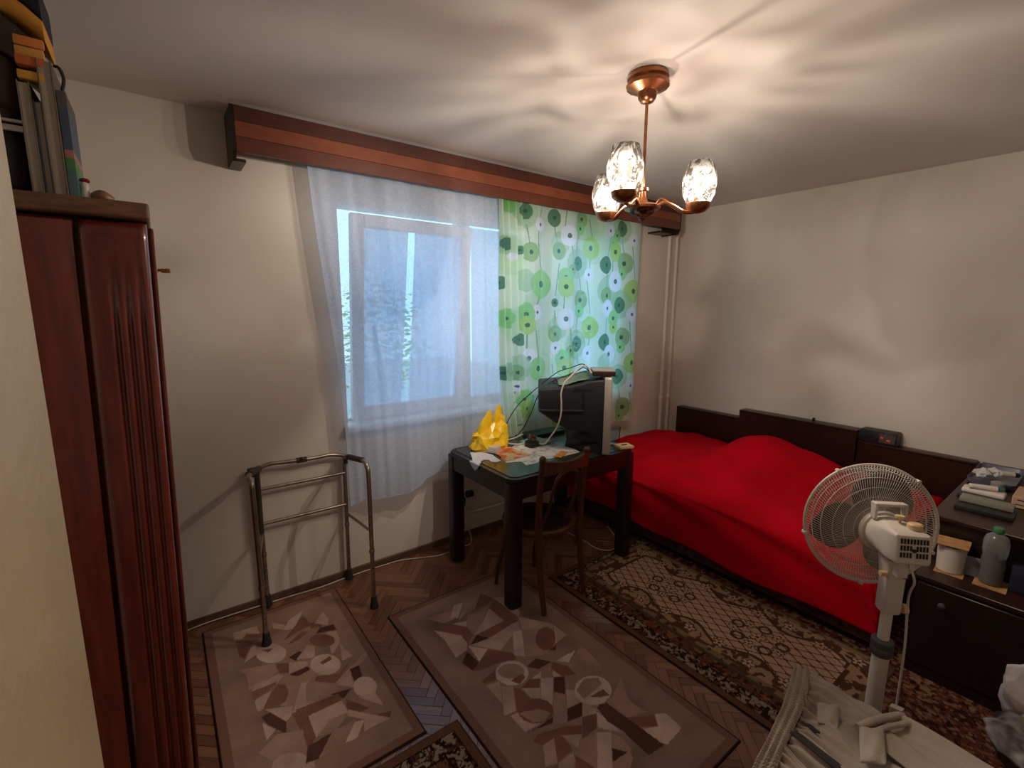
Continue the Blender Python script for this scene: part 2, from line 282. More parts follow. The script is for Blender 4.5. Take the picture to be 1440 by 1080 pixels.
CURTAIN_STEMS=[[(2285,2416),(2261,2340)],[(2243,2258),(2250,2119),(2294,1956)],[(2272,1795),(2233,1718)],[(2415,2313),(2422,2253),(2447,2187)],[(2529,2431),(2517,2308)],[(2576,2183),(2596,2082),(2592,2050)],[(2660,2272),(2637,2196),(2644,2117)],[(2780,2391),(2828,2252)],[(2811,2105),(2795,1989)],[(2662,1998),(2700,1911),(2710,1821)],[(3037,2296),(2984,2108)],[(2984,2002),(2994,1819)],[(3054,2231),(3076,1968)],[(3190,2276),(3226,2141)],[(3295,2242),(3347,1926)],[(2471,2035),(2434,1799)],[(2522,1801),(2520,1688)],[(2771,1930),(2826,1663)],[(2140,2284),(2166,2156)],[(2212,1634),(2267,1323)],[(2674,1640),(2662,1489)],[(2579,1562),(2597,1393)],[(2830,1465),(2804,1356)],[(2687,1325),(2696,1261)],[(3015,1666),(2992,1470)],[(3296,1617),(3339,1289)],[(2155,1512),(2157,1396)],[(2073,1458),(2072,1227)],[(2415,1271),(2423,1200)],[(2433,1684),(2438,1513)],[(2137,889),(2095,826)],[(3330,974),(3391,780)],[(3210,1057),(3244,891)],[(2066,1094),(2035,1013)]]

# ------------------------------------------------------------------ materials
M_wall = mat('wall_plaster', (222, 216, 208), rough=0.95, rgb2=(214, 206, 197), scale=1.6, bump=0.12, bscale=30, spec=0.1)
M_ceil = mat('ceiling_plaster', (222, 217, 212), rough=0.95, rgb2=(214, 207, 201), scale=1.2, bump=0.08, bscale=24, spec=0.1)
M_pvc = mat('white_window_plastic', (228, 228, 226), rough=0.35, var=0.03)
M_glass = glassy('window_glass', (235, 245, 250), 0.9)
M_walnut = wood('dark_walnut', (52, 27, 20), (30, 14, 10), rough=0.35, stretch=(18, 18, 1.5))
M_mahog = wood('polished_mahogany', (112, 45, 34), (78, 28, 21), rough=0.24, stretch=(16, 16, 1.2), coat=0.5)
M_blackwood = wood('black_brown_wood', (38, 24, 20), (22, 13, 11), rough=0.35, stretch=(16, 16, 2))
M_ven_d = wood('veneer_dark', (88, 44, 32), (70, 33, 24), rough=0.42, stretch=(2.5, 10, 10), scale=4)
M_ven_l = wood('veneer_light', (140, 76, 50), (122, 62, 39), rough=0.42, stretch=(2.5, 10, 10), scale=4)
M_ven_m = wood('veneer_middle', (108, 55, 38), (90, 44, 30), rough=0.42, stretch=(2.5, 10, 10), scale=4)
M_chair = wood('bentwood_brown', (96, 58, 42), (62, 35, 25), rough=0.38, stretch=(12, 12, 2))
M_steel = mat('worn_aluminium', (176, 164, 150), rough=0.32, metal=0.9, var=0.15, scale=30)
M_rubber = mat('dark_rubber', (46, 40, 38), rough=0.8, var=0.1)
M_grip = mat('dark_grip', (70, 60, 54), rough=0.7, var=0.15)
M_brass = mat('aged_brass', (170, 112, 76), rough=0.28, metal=0.95, var=0.15, scale=20)
M_pipe = mat('white_painted_pipe', (222, 212, 202), rough=0.4, var=0.04)
M_white = mat('white_plastic', (212, 204, 194), rough=0.4, var=0.05)
M_cream = mat('cream_plastic', (214, 186, 140), rough=0.45, var=0.06)
M_cable_w = mat('white_cable', (214, 206, 196), rough=0.5, var=0.06)
M_cable_d = mat('dark_cable', (40, 40, 38), rough=0.5, var=0.06)
M_black = mat('black_plastic', (26, 27, 31), rough=0.45, var=0.08, scale=40)
M_tvblack = mat('television_black', (29, 31, 38), rough=0.5, var=0.06, scale=40, bump=0.1, bscale=300)
M_silver = mat('silver_plastic', (186, 180, 174), rough=0.4, metal=0.25, var=0.05)
M_screen = mat('dark_tube_glass', (18, 22, 22), rough=0.08, var=0.02)
M_fanblade = mat('grey_fan_blade', (84, 82, 80), rough=0.35, var=0.05)
M_grey = mat('grey_collar', (78, 78, 82), rough=0.6, var=0.08)
M_red = mat('red_bedcover', (190, 4, 30), rough=0.95, rgb2=(172, 2, 24), scale=5, bump=0.25, bscale=220, spec=0.08)
M_floral = mat('floral_upholstery', (96, 60, 58), rough=0.95, rgb2=(34, 20, 20), scale=22, bump=0.2, detail=2)
M_paper = mat('white_paper', (214, 212, 212), rough=0.9, var=0.05)
M_card = mat('tan_card', (188, 146, 96), rough=0.8, rgb2=(140, 96, 54), scale=18)
M_yellow = mat('yellow_bag_film', (250, 216, 50), rough=0.25, rgb2=(240, 190, 24), scale=9)
M_linen = mat('beige_linen', (180, 168, 156), rough=0.95, rgb2=(162, 149, 137), scale=10, bump=0.35, bscale=220, spec=0.08)
M_foldshadow = mat('dark_fold_shadow', (52, 48, 48), rough=0.95, var=0.1)  # colour of the shadow painted into the trouser folds
M_doily = mat('white_crochet', (216, 216, 222), rough=0.95, var=0.06, scale=60, bump=0.4, bscale=200)
M_doorpaint = mat('cream_gloss_paint', (176, 160, 132), rough=0.30, rgb2=(168, 150, 120), scale=2.0, bump=0.25, bscale=60)
M_leaf = mat('tree_leaf', (168, 198, 128), rough=0.7, rgb2=(132, 170, 96), scale=3)
M_bark = mat('tree_bark', (82, 66, 52), rough=0.95, var=0.2, scale=12)
M_lawn = mat('outside_ground', (206, 206, 200), rough=1.0, var=0.2, scale=3)
M_lace = lace('net_curtain', (202, 224, 255), open_frac=0.35, trans=0.32, scale=120, spread=.08)
M_vitrage = lace('pane_curtain', (206, 210, 224), open_frac=0.12, trans=0.45, scale=110, spread=.10)
M_pile = printed('rug_pile')
M_print = printed('printed_voile', rough=0.9, translucent=0.62, bump=0.0, transparent=0.06)

def parquet_mat():
    m, nt, b, out = new_mat('oak_parquet')
    oi = N(nt, 'ShaderNodeObjectInfo'); tc = N(nt, 'ShaderNodeTexCoord')
    mp = N(nt, 'ShaderNodeMapping'); mp.inputs['Scale'].default_value = (3, 40, 1)
    nt.links.new(tc.outputs['Object'], mp.inputs['Vector'])
    ad = N(nt, 'ShaderNodeVectorMath', operation='ADD'); cb = N(nt, 'ShaderNodeCombineXYZ')
    ml = N(nt, 'ShaderNodeMath', operation='MULTIPLY'); ml.inputs[1].default_value = 57.0
    nt.links.new(oi.outputs['Random'], ml.inputs[0]); nt.links.new(ml.outputs[0], cb.inputs['X']); nt.links.new(ml.outputs[0], cb.inputs['Z'])
    nt.links.new(mp.outputs[0], ad.inputs[0]); nt.links.new(cb.outputs[0], ad.inputs[1])
    nz = N(nt, 'ShaderNodeTexNoise', Scale=2.0, Detail=5.0); nt.links.new(ad.outputs[0], nz.inputs['Vector'])
    mx = N(nt, 'ShaderNodeMath', operation='MULTIPLY_ADD'); mx.inputs[1].default_value = 0.6
    m3 = N(nt, 'ShaderNodeMath', operation='MULTIPLY'); m3.inputs[1].default_value = 0.45
    nt.links.new(oi.outputs['Random'], m3.inputs[0]); nt.links.new(nz.outputs['Fac'], mx.inputs[0]); nt.links.new(m3.outputs[0], mx.inputs[2])
    cr = N(nt, 'ShaderNodeValToRGB'); cr.color_ramp.elements[0].position = 0.2; cr.color_ramp.elements[1].position = 0.85
    cr.color_ramp.elements[0].color = (*lin((96, 58, 42)), 1); cr.color_ramp.elements[1].color = (*lin((146, 104, 82)), 1)
    nt.links.new(mx.outputs[0], cr.inputs['Fac']); nt.links.new(cr.outputs[0], b.inputs['Base Color'])
    b.inputs['Roughness'].default_value = 0.2
    return m
M_parquet = parquet_mat()
M_joint = mat('floor_joint', (40, 24, 18), rough=0.9)

# ------------------------------------------------------------------ room shell
XL, XR, YW, YB, ZC = -0.62, 4.21, 2.83, -1.40, 2.64
b = MB(); b.box(XL-.2, XR+.2, YB-.2, YW+.3, -.15, -.004)
floor = struct(b.build('floor', M_joint, smooth=False))
PL, PW = 0.264, 0.044
pm = MB(); pm.box(-PL/2+.0006, PL/2-.0006, -PW/2+.0006, PW/2-.0006, -.0035, 0, bevel=.0008, seg=1)
pmo = pm.build('parquet_plank', M_parquet, floor, smooth=False); plank_mesh = pmo.data
cands = []
rot = math.radians(48); cr_, sr_ = math.cos(rot), math.sin(rot)
RUGS = [(.035, .71, 1.51, 2.74), (.865, 1.695, .725, 2.28), (1.85, 4.2, -1.3, 2.04)]
for k in range(-90, 91):
    for j in range(-14, 15):
        bx, by = k*PW + j*PL, k*PW - j*PL
        for cx_, cy_, ang in ((bx+PL/2, by+PW/2, 0), (bx+PW/2, by+PW+PL/2, math.pi/2)):
            X, Y = cr_*cx_-sr_*cy_+1.2, sr_*cx_+cr_*cy_+1.6
            a = ang+rot; ex = abs(math.cos(a))*PL/2+abs(math.sin(a))*PW/2; ey = abs(math.sin(a))*PL/2+abs(math.cos(a))*PW/2
            if X-ex < XL or X+ex > XR or Y+ey > YW+.28 or Y-ey < YB: continue
            hid = any(X-ex > r[0] and X+ex < r[1] and Y-ey > r[2] and Y+ey < r[3] for r in RUGS)
            # in the camera's view: inside the frame on the floor
            c = ROT.transposed() @ (Vector((X, Y, 0))-Vector((0, 0, 1.7)))
            vis = False
            if c.z < -.2:
                px, py = 720+655*c.x/-c.z, 540-655*c.y/-c.z; vis = -40 < px < 1480 and py < 1120
            cands.append((not vis or hid or (X > 2.75) or (X < -.1), X*X+Y*Y, X, Y, a))
cands.sort()
rest = MB(); first = True
for i, (late, _, X, Y, a) in enumerate(cands):
    if i < 300 and not late:
        o = pmo if first else bpy.data.objects.new('parquet_plank', plank_mesh)
        if not first: COL.objects.link(o); o.parent = floor
        first = False
        o.location = (X, Y, random.uniform(-.0005, .0)); o.rotation_euler = (0, 0, a)
    else:
        rest.box(-PL/2+.0006, PL/2-.0006, -PW/2+.0006, PW/2-.0006, -.0035, 0, rot=Matrix.Translation((X, Y, 0)) @ Matrix.Rotation(a, 4, 'Z'))
o = rest.build('parquet_field', M_parquet, floor, smooth=False); o['kind'] = 'stuff'

b = MB(); b.box(XL-.2, XR+.2, YB-.2, YW+.3, ZC, ZC+.15); struct(b.build('ceiling', M_ceil, smooth=False))
WX0, WX1, WZ0, WZ1 = .873, 3.25, .955, 2.278
RX0, RX1, RZ0, RZ1 = .795, 3.33, .930, 2.405
b = MB()
for (x0, x1, z0, z1, ya, yb) in ((XL-.2, WX0, 0, ZC, YW, YW+.12), (WX1, XR+.2, 0, ZC, YW, YW+.12), (WX0, WX1, 0, WZ0, YW, YW+.12), (WX0, WX1, WZ1, ZC, YW, YW+.12),
                                 (XL-.2, RX0, 0, ZC, YW+.12, YW+.32), (RX1, XR+.2, 0, ZC, YW+.12, YW+.32), (RX0, RX1, 0, RZ0, YW+.12, YW+.32), (RX0, RX1, RZ1, ZC, YW+.12, YW+.32)):
    b.box(x0, x1, ya, yb, z0, z1)
struct(b.build('wall_back', M_wall, smooth=False))
b = MB(); b.box(XR, XR+.2, YB-.2, YW, 0, ZC); struct(b.build('wall_right', M_wall, smooth=False))
b = MB(); b.box(XL-.2, XL, YB-.2, YW, 0, ZC); struct(b.build('wall_left', M_wall, smooth=False))
b = MB(); b.box(XL, XR, YB-.2, YB, 0, ZC); struct(b.build('wall_front', M_wall, smooth=False))
M_base = wood('baseboard_wood', (112, 82, 64), (84, 58, 44), rough=0.5, stretch=(1.5, 10, 10))
b = MB(); b.box(XL, XR, YW-.014, YW, 0, .045, bevel=.004, seg=1); struct(b.build('baseboard_back', M_base))
b = MB(); b.box(XR-.014, XR, YB, YW-.014, 0, .045, bevel=.004, seg=1); struct(b.build('baseboard_right', M_base))

# open door leaf beside the camera
b = MB(); b.box(-.100, -.060, -.42, .400, .012, 2.06, bevel=.002, seg=1); door = struct(b.build('door_1', M_doorpaint))
b = MB(); b.box(-.0605, -.057, -.40, -.33, .95, 1.15, bevel=.002, seg=1); b.tube(bez([(-.057, -.36, 1.06), (-.02, -.36, 1.06), (-.015, -.33, 1.06), (-.015, -.25, 1.06)], 5), .009); b.build('handle', M_brass, door)

# ------------------------------------------------------------------ window
def frame_rect(b, x0, x1, z0, z1, w_, y0, y1, M=None, wb=None):
    wb = wb or w_
    for (a, c, d, e) in ((x0, x0+w_, z0, z1), (x1-w_, x1, z0, z1), (x0+w_, x1-w_, z0, z0+wb), (x0+w_, x1-w_, z1-w_, z1)):
        b.box(a, c, y0, y1, d, e, bevel=.005, seg=1, rot=M)
b = MB(); frame_rect(b, RX0+.002, RX1-.002, RZ0+.002, RZ1-.002, .062, 2.955, 3.02); b.box(1.735, 1.795, 2.955, 3.02, RZ0+.06, RZ1-.06, bevel=.004, seg=1)
win = struct(b.build('window_1', M_pvc))
SX0, SX1, SH = .935, 1.746, 1.262      # tilted sash, hinged along its foot
TILT = math.atan2(-.145, 1.25)
MS = Matrix.Translation((0, 2.95, .985)) @ Matrix.Rotation(-TILT, 4, 'X')
b = MB(); frame_rect(b, SX0, SX1, 0, SH, .074, -.035, .02, MS, wb=.09); sash = b.build('tilted_sash', M_pvc, win)
b = MB(); b.box(SX0+.07, SX1-.07, -.010, -.004, .085, SH-.07, rot=MS); b.build('pane', M_glass, sash)
b = MB(); b.box(SX1-.054, SX1-.026, -.047, -.033, .60, .70, bevel=.004, seg=1, rot=MS); b.box(SX1-.052, SX1-.028, -.062, -.045, .555, .69, bevel=.006, rot=MS); b.build('handle', mat('ivory_handle', (226, 218, 200), rough=.35), sash)
for fx0, fx1 in ((1.765, 2.515), (2.555, 3.305)):
    b = MB(); frame_rect(b, fx0, fx1, RZ0+.04, RZ1-.04, .07, 2.945, 2.99); fs = b.build('fixed_sash', M_pvc, win)
    b = MB(); b.box(fx0+.065, fx1-.065, 2.965, 2.971, RZ0+.10, RZ1-.10); b.build('pane', M_glass, fs)
b = MB(); b.box(WX0-.02, WX1+.03, 2.765, 2.955, .950, .982, bevel=.006); sl = struct(b.build('trim_1', M_pvc))
def pane_curtain(x0t, x1t, x0b, x1b, label, flat=None):
    n, mh = 60, 40
    u = np.linspace(0, 1, n)[None, :]; v = np.linspace(0, 1, mh)[:, None]
    bow = 0.0
    X0 = x0b+(x0t-x0b)*v; X1 = x1b+(x1t-x1b)*v
    X = X0+(X1-X0)*u; Zl = .075+(SH-.14)*v+0*u; Yl = -.020-.008*np.sin(u*(x1t-x0t)*85)*(0.3+0.7*np.abs(v-.5)*2)
    if flat is not None: Zl = RZ0+.10+(flat-RZ0-.10)*v+0*u
    P = np.stack([X, Yl, Zl], -1)
    R = np.array(MS if flat is None else Matrix.Translation((0, 2.958, 0)))
    W = P @ R[:3, :3].T + R[:3, 3]
    o = sheet('pane_curtain', M_vitrage, W[..., 0], W[..., 1], W[..., 2])
    tag(o, label, 'curtain', 'lace pane curtains in the window')
pane_curtain(1.005, 1.295, 1.005, 1.262, 'left half of the parted lace pane curtain on the tilted window sash')
pane_curtain(1.338, 1.672, 1.318, 1.640, 'right half of the parted lace pane curtain, on the handle side of the sash')
pane_curtain(1.84, 2.44, 1.84, 2.44, 'lace pane curtain on the fixed window pane right of the tilted sash', 2.262)

# ------------------------------------------------------------------ outside the window
b = MB(); b.box(-14, 22, 3.6, 40, -3.2, -3.0); struct(b.build('ground', M_lawn, smooth=False))
def tree(x, y, h, r, label, seed):
    rg = random.Random(seed)
    t = thing('garden_tree', (x, y, -3.0), label, 'tree', 'trees outside the window')
    b = MB(); b.tube(bez([(x, y, -3.0), (x+.1, y, -3+h*.4), (x-.1, y+.1, -3+h*.8)], 4), [.16-.1*i/8 for i in range(9)], 8); b.build('trunk', M_bark, t)
    b = MB()
    for i in range(900):
        a, c, rad = rg.uniform(0, 6.283), rg.uniform(-1, 1), r*rg.uniform(.35, 1)**.6
        p = Vector((x+rad*math.cos(a)*math.sqrt(1-c*c), y+rad*math.sin(a)*math.sqrt(1-c*c), -3+h*.72+rad*c*1.15))
        M = Matrix.Translation(p) @ Matrix.Rotation(rg.uniform(0, 6.3), 4, 'Z') @ Matrix.Rotation(rg.uniform(-1.2, 1.2), 4, 'X')
        s = rg.uniform(.07, .15)
        vs = [b.bm.verts.new(M @ Vector(q_)) for q_ in ((-s, 0, 0), (0, -s*.5, .02), (s, 0, 0), (0, s*.5, .02))]; b.bm.faces.new(vs)
    o = b.build('foliage', M_leaf, t, smooth=False); o['kind'] = 'stuff'
tree(1.0, 9.5, 4.6, 1.3, 'leafy green tree outside, in the gap left of the tilted sash', 1)
tree(5.2, 13.5, 5.2, 1.6, 'leafy green tree outside, seen in the slit between the pane curtains', 2)
tree(16.5, 17.0, 5.6, 1.8, 'leafy green tree outside, behind the green curtain', 3)

# ------------------------------------------------------------------ curtain box and curtains
t = thing('curtain_box', (2.13, 2.73, 2.42), 'long wooden curtain box in three veneer bands under the ceiling', 'pelmet')
for z0, z1, m_, dy in ((2.555, 2.622, M_ven_d, 0.0), (2.487, 2.554, M_ven_l, 0.001), (2.420, 2.486, M_ven_m, 0.0)):
    xs = [.366, 1.62, 2.83, 3.905] if m_ is M_ven_d else [.366, 3.905]
    for x0, x1 in zip(xs, xs[1:]):
        b = MB(); b.box(x0+.0004, x1-.0004, 2.632-dy, 2.652, z0, z1, bevel=.001, seg=1); b.build('veneer_band', m_, t, smooth=False)
for x0, x1 in ((.350, .3655), (3.9055, 3.921)):
    b = MB(); b.prism([(2.632, 2.622), (2.829, 2.622), (2.829, 2.378), (2.652, 2.378), (2.632, 2.42)], 'x', x0, x1); b.build('end_board', M_blackwood, t, smooth=False)
for x0, x1, y0, z0, z1 in ((.366, .405, 2.652, 2.378, 2.392), (3.70, 3.905, 2.70, 2.385, 2.40)):
    b = MB(); b.box(x0, x1, y0, 2.829, z0, z1); b.build('end_bracket', M_blackwood, t, smooth=False)
for y in (2.718, 2.684):
    b = MB(); b.tube([(.367, y, 2.470), (3.904, y, 2.470)], .006, 8); b.build('curtain_rail', M_silver, t)

def sheer():
    n, mh = 340, 130
    u = np.linspace(0, 1, n)[None, :]; v = np.linspace(0, 1, mh)[:, None]       # v: 0 hem, 1 top
    xl = .83+(.715-.83)*v+.02*np.sin(v*5); xr = 2.03-.03*(1-v)
    fold = .009*np.sin(u*31)+.006*np.sin(u*74+1)+.012*np.sin(u*13+.5)
    gather = np.exp(-((u-.10)/.09)**2)+.8*np.exp(-((u-.29)/.05)**2)
    fold = fold+gather*.005*np.sin(u*110)*(1-.6*v)
    X = xl+(xr-xl)*u+.006*np.sin(u*46+v*2)
    hem = .505+.10*np.clip((u-.16)/.5, 0, 1)+.02*np.sin(u*16)+.045*np.exp(-((u-.345)/.03)**2)*0
    Z = hem+(2.462-hem)*v
    Y = 2.722+fold*(1.25-.5*v)-.012*(1-v)
    Y = np.minimum(Y, 2.755)
    o = sheet('net_curtain', M_lace, X+0*v, Y, Z)
    tag(o, 'thin white lace net curtain hanging over the window to below the sill', 'curtain')
    b = MB(); k = 0
    hx = [(X[0, i], Y[0, i], Z[0, i]) for i in range(0, n, 4)]; b.tube(hx, .0018, 5); b.build('hem', M_lace, o)
    b = MB(); b.tube([(X[i, 0], Y[i, 0], Z[i, 0]) for i in range(0, mh, 3)], .0014, 5); b.build('side_hem', M_lace, o)
sheer()

CPAL = {'S': (168, 208, 168), 'D': (78, 136, 106), 'G': (156, 222, 146), 'Y': (186, 222, 124), 'O': (154, 194, 136), 'W': (244, 244, 255)}
def green_curtain():
    n, mh = 430, 440
    u = np.linspace(0, 1, n)[None, :]*np.ones((mh, 1)); v = np.linspace(0, 1, mh)[:, None]*np.ones((1, n))
    x0 = 1.985-.085*np.clip(v*1.4, 0, 1)-.02*np.sin(v*6); X = x0+(3.405-x0)*u
    fl = np.exp(-(u/.15)**4)
    Z = .70+(2.458-.70)*v
    Y = 2.682+.012*np.sin(u*24+.3*np.sin(v*3))+.006*np.sin(u*52)+fl*.026*np.sin(u*170+v*3.0)
    PX, PZ = (X*1000), Z*1000
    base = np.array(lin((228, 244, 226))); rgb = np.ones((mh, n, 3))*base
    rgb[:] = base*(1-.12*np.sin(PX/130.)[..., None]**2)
    def over(mask, c, a): rgb[mask] = rgb[mask]*(1-a)+np.array(lin(c))*a
    for seed in range(10):      # pale large discs
        cx_, cz = 2000+rng.random()*1350, 750+rng.random()*1600
        over((PX-cx_)**2+(PZ-cz)**2 < (90+rng.random()*60)**2, (176, 222, 160), .35)
    for st in CURTAIN_STEMS:
        for (ax, az), (bx, bz) in zip(st, st[1:]):
            L2 = (bx-ax)**2+(bz-az)**2; tt = np.clip(((PX-ax)*(bx-ax)+(PZ-az)*(bz-az))/L2, 0, 1)
            over((PX-ax-tt*(bx-ax))**2+(PZ-az-tt*(bz-az))**2 < 3.8**2, (104, 138, 100), .8)
    for k, cx_, cz, r in CURTAIN_DISCS:
        d = np.hypot(PX-cx_, PZ-cz)
        over(d < r*.93, CPAL[k], .62 if k == 'S' else .90)
        if k != 'S':
            over(d < max(r*.22, 9), (58, 96, 84) if k != 'D' else (52, 104, 74), .9)
            if k in 'GW' and r > 70: over((d < r*.10), (110, 150, 130), .9)
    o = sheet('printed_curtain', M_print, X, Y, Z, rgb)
    tag(o, 'pale green curtain printed with round flowers on thin stems', 'curtain')
green_curtain()

# ------------------------------------------------------------------ heating pipes in the corner
for x, lab in ((3.965, 'left of the two white heating pipes in the far corner'), (4.082, 'right of the two white heating pipes, nearest the corner')):
    t = thing('heating_pipe', (x, 2.775, 0), lab, 'pipe', 'heating pipes in the corner')
    b = MB(); b.tube([(x, 2.775, .001), (x, 2.775, 2.639)], .017, 14); b.build('pipe', M_pipe, t)
    b = MB(); b.lathe([(.023, 1.075), (.024, 1.085), (.023, 1.095)], (x, 2.775, 0), 14)
    b.tube([(x, 2.775, 1.085), (x, 2.829, 1.085)], .006, 8); b.build('wall_clip', M_pipe, t)
    b = MB(); b.lathe([(.021, .80), (.025, .81), (.025, .83), (.021, .84)], (x, 2.775, 0), 8); b.build('union_nut', M_pipe, t)
# radiator riser and valve behind the table
t = thing('radiator_connection', (1.70, 2.79, .30), 'white pipe with a dark valve on the wall under the table', 'pipe')
b = MB(); b.tube([(1.70, 2.79, .26), (1.70, 2.79, .94)], .016, 12); b.tube(bez([(1.70, 2.79, .27), (1.71, 2.79, .22), (1.75, 2.79, .20), (2.3, 2.79, .19), (3.9, 2.79, .17)], 6), .012, 10); b.build('pipe', M_pipe, t)
b = MB(); b.box(1.73, 1.80, 2.812, 2.829, .32, .80, bevel=.004, seg=1); b.build('wall_plate', M_pipe, t)
b = MB(); b.lathe([(.018, -.03), (.026, -.022), (.026, .022), (.018, .03)], seg=12, M=Matrix.Translation((1.70, 2.765, .36)) @ Matrix.Rotation(math.pi/2, 4, 'Y')); b.tube([(1.70, 2.79, .36), (1.70, 2.75, .36)], .012, 8); b.tube([(1.66, 2.765, .34), (1.655, 2.765, .28)], .008, 8); b.build('valve', M_rubber, t)

# ------------------------------------------------------------------ chandelier
CX, CY = 1.683, 1.323
def shade_mat():
    m, nt, b_, out = new_mat('cut_glass_shade')
    tc = N(nt, 'ShaderNodeTexCoord')
    mp = N(nt, 'ShaderNodeMapping'); mp.inputs['Scale'].default_value = (1, 1, .75)
    nt.links.new(tc.outputs['Object'], mp.inputs['Vector'])
    nz = N(nt, 'ShaderNodeTexNoise', Scale=15.0, Detail=2.5, Distortion=2.6); nt.links.new(mp.outputs[0], nz.inputs['Vector'])
    cr = N(nt, 'ShaderNodeValToRGB')
    cr.color_ramp.elements[0].position = .44; cr.color_ramp.elements[0].color = (.16, .14, .12, 1)
    cr.color_ramp.elements[1].position = .57; cr.color_ramp.elements[1].color = (.98, .95, .90, 1)
    nt.links.new(nz.outputs['Fac'], cr.inputs['Fac'])
    tp = N(nt, 'ShaderNodeBsdfTransparent'); nt.links.new(cr.outputs[0], tp.inputs['Color'])
    tr = N(nt, 'ShaderNodeBsdfTranslucent'); nt.links.new(cr.outputs[0], tr.inputs['Color'])
    gl = N(nt, 'ShaderNodeBsdfGlossy'); gl.inputs['Roughness'].default_value = .12
    vo = N(nt, 'ShaderNodeTexVoronoi', Scale=95.0); nt.links.new(tc.outputs['Object'], vo.inputs['Vector'])
    bp = N(nt, 'ShaderNodeBump', Strength=.8, Distance=.004); nt.links.new(vo.outputs['Distance'], bp.inputs['Height'])
    nt.links.new(bp.outputs[0], gl.inputs['Normal']); nt.links.new(bp.outputs[0], tr.inputs['Normal'])
    m1 = N(nt, 'ShaderNodeMixShader', Fac=.016); nt.links.new(tp.outputs[0], m1.inputs[1]); nt.links.new(tr.outputs[0], m1.inputs[2])
    m2 = N(nt, 'ShaderNodeMixShader', Fac=.08); nt.links.new(m1.outputs[0], m2.inputs[1]); nt.links.new(gl.outputs[0], m2.inputs[2])
    nt.links.new(m2.outputs[0], out.inputs['Surface'])
    return m
M_shade = shade_mat()
def bulb_mat():
    m, nt, b_, out = new_mat('lit_bulb')
    em = N(nt, 'ShaderNodeEmission'); em.inputs['Color'].default_value = (1, .80, .56, 1); em.inputs['Strength'].default_value = 10
    tp = N(nt, 'ShaderNodeBsdfTransparent'); ms = N(nt, 'ShaderNodeMixShader', Fac=.75)
    nt.links.new(em.outputs[0], ms.inputs[1]); nt.links.new(tp.outputs[0], ms.inputs[2]); nt.links.new(ms.outputs[0], out.inputs['Surface']); return m
M_bulb = bulb_mat()
def bulb_pattern(ld):
    # upward light is turned down to keep the ceiling from burning out
    ld.use_nodes = True; nt = ld.node_tree; em = nt.nodes['Emission']
    ge = nt.nodes.new('ShaderNodeNewGeometry'); sx = nt.nodes.new('ShaderNodeSeparateXYZ'); nt.links.new(ge.outputs['Normal'], sx.inputs[0])
    mx = nt.nodes.new('ShaderNodeMath'); mx.operation = 'MAXIMUM'; mx.inputs[1].default_value = 0.0; nt.links.new(sx.outputs['Z'], mx.inputs[0])
    m1 = nt.nodes.new('ShaderNodeMath'); m1.operation = 'SUBTRACT'; m1.inputs[0].default_value = 1.0; nt.links.new(mx.outputs[0], m1.inputs[1])
    pw = nt.nodes.new('ShaderNodeMath'); pw.operation = 'POWER'; pw.inputs[1].default_value = 1.35; nt.links.new(m1.outputs[0], pw.inputs[0])
    m2 = nt.nodes.new('ShaderNodeMath'); m2.operation = 'MULTIPLY_ADD'; m2.inputs[1].default_value = .96; m2.inputs[2].default_value = .035
    nt.links.new(pw.outputs[0], m2.inputs[0]); nt.links.new(m2.outputs[0], em.inputs['Strength'])
ch = thing('chandelier', (CX, CY, 2.639), 'brass three-armed chandelier with cut glass shades, lit', 'lamp')
b = MB(); b.lathe([(.060, 2.639), (.080, 2.636), (.083, 2.620), (.078, 2.612), (.086, 2.600), (.084, 2.590), (.060, 2.580), (.040, 2.572), (.036, 2.550), (.026, 2.536), (.012, 2.530)], (CX, CY, 0), 40, ripple=lambda a, z: 1+.02*math.cos(a*24)*(1 if 2.585 < z < 2.61 else 0)); b.build('canopy', M_brass, ch)
b = MB(); b.tube([(CX, CY, 2.535), (CX, CY, 2.185)], .0065, 10); b.build('rod', M_brass, ch)
b = MB(); b.lathe([(.012, 2.205), (.024, 2.200), (.024, 2.190), (.012, 2.186), (.015, 2.165), (.024, 2.145), (.034, 2.136), (.060, 2.134), (.076, 2.124), (.072, 2.116), (.040, 2.108), (.008, 2.100)], (CX, CY, 0), 32); b.build('hub', M_brass, ch)
b = MB(); b.lathe([(.050, 2.112), (.052, 2.104), (.040, 2.092), (.016, 2.084), (.012, 2.074), (.004, 2.068)], (CX, CY, 0), 24); b.build('finial', M_shade, ch)
YAW = math.atan2(CY, CX)
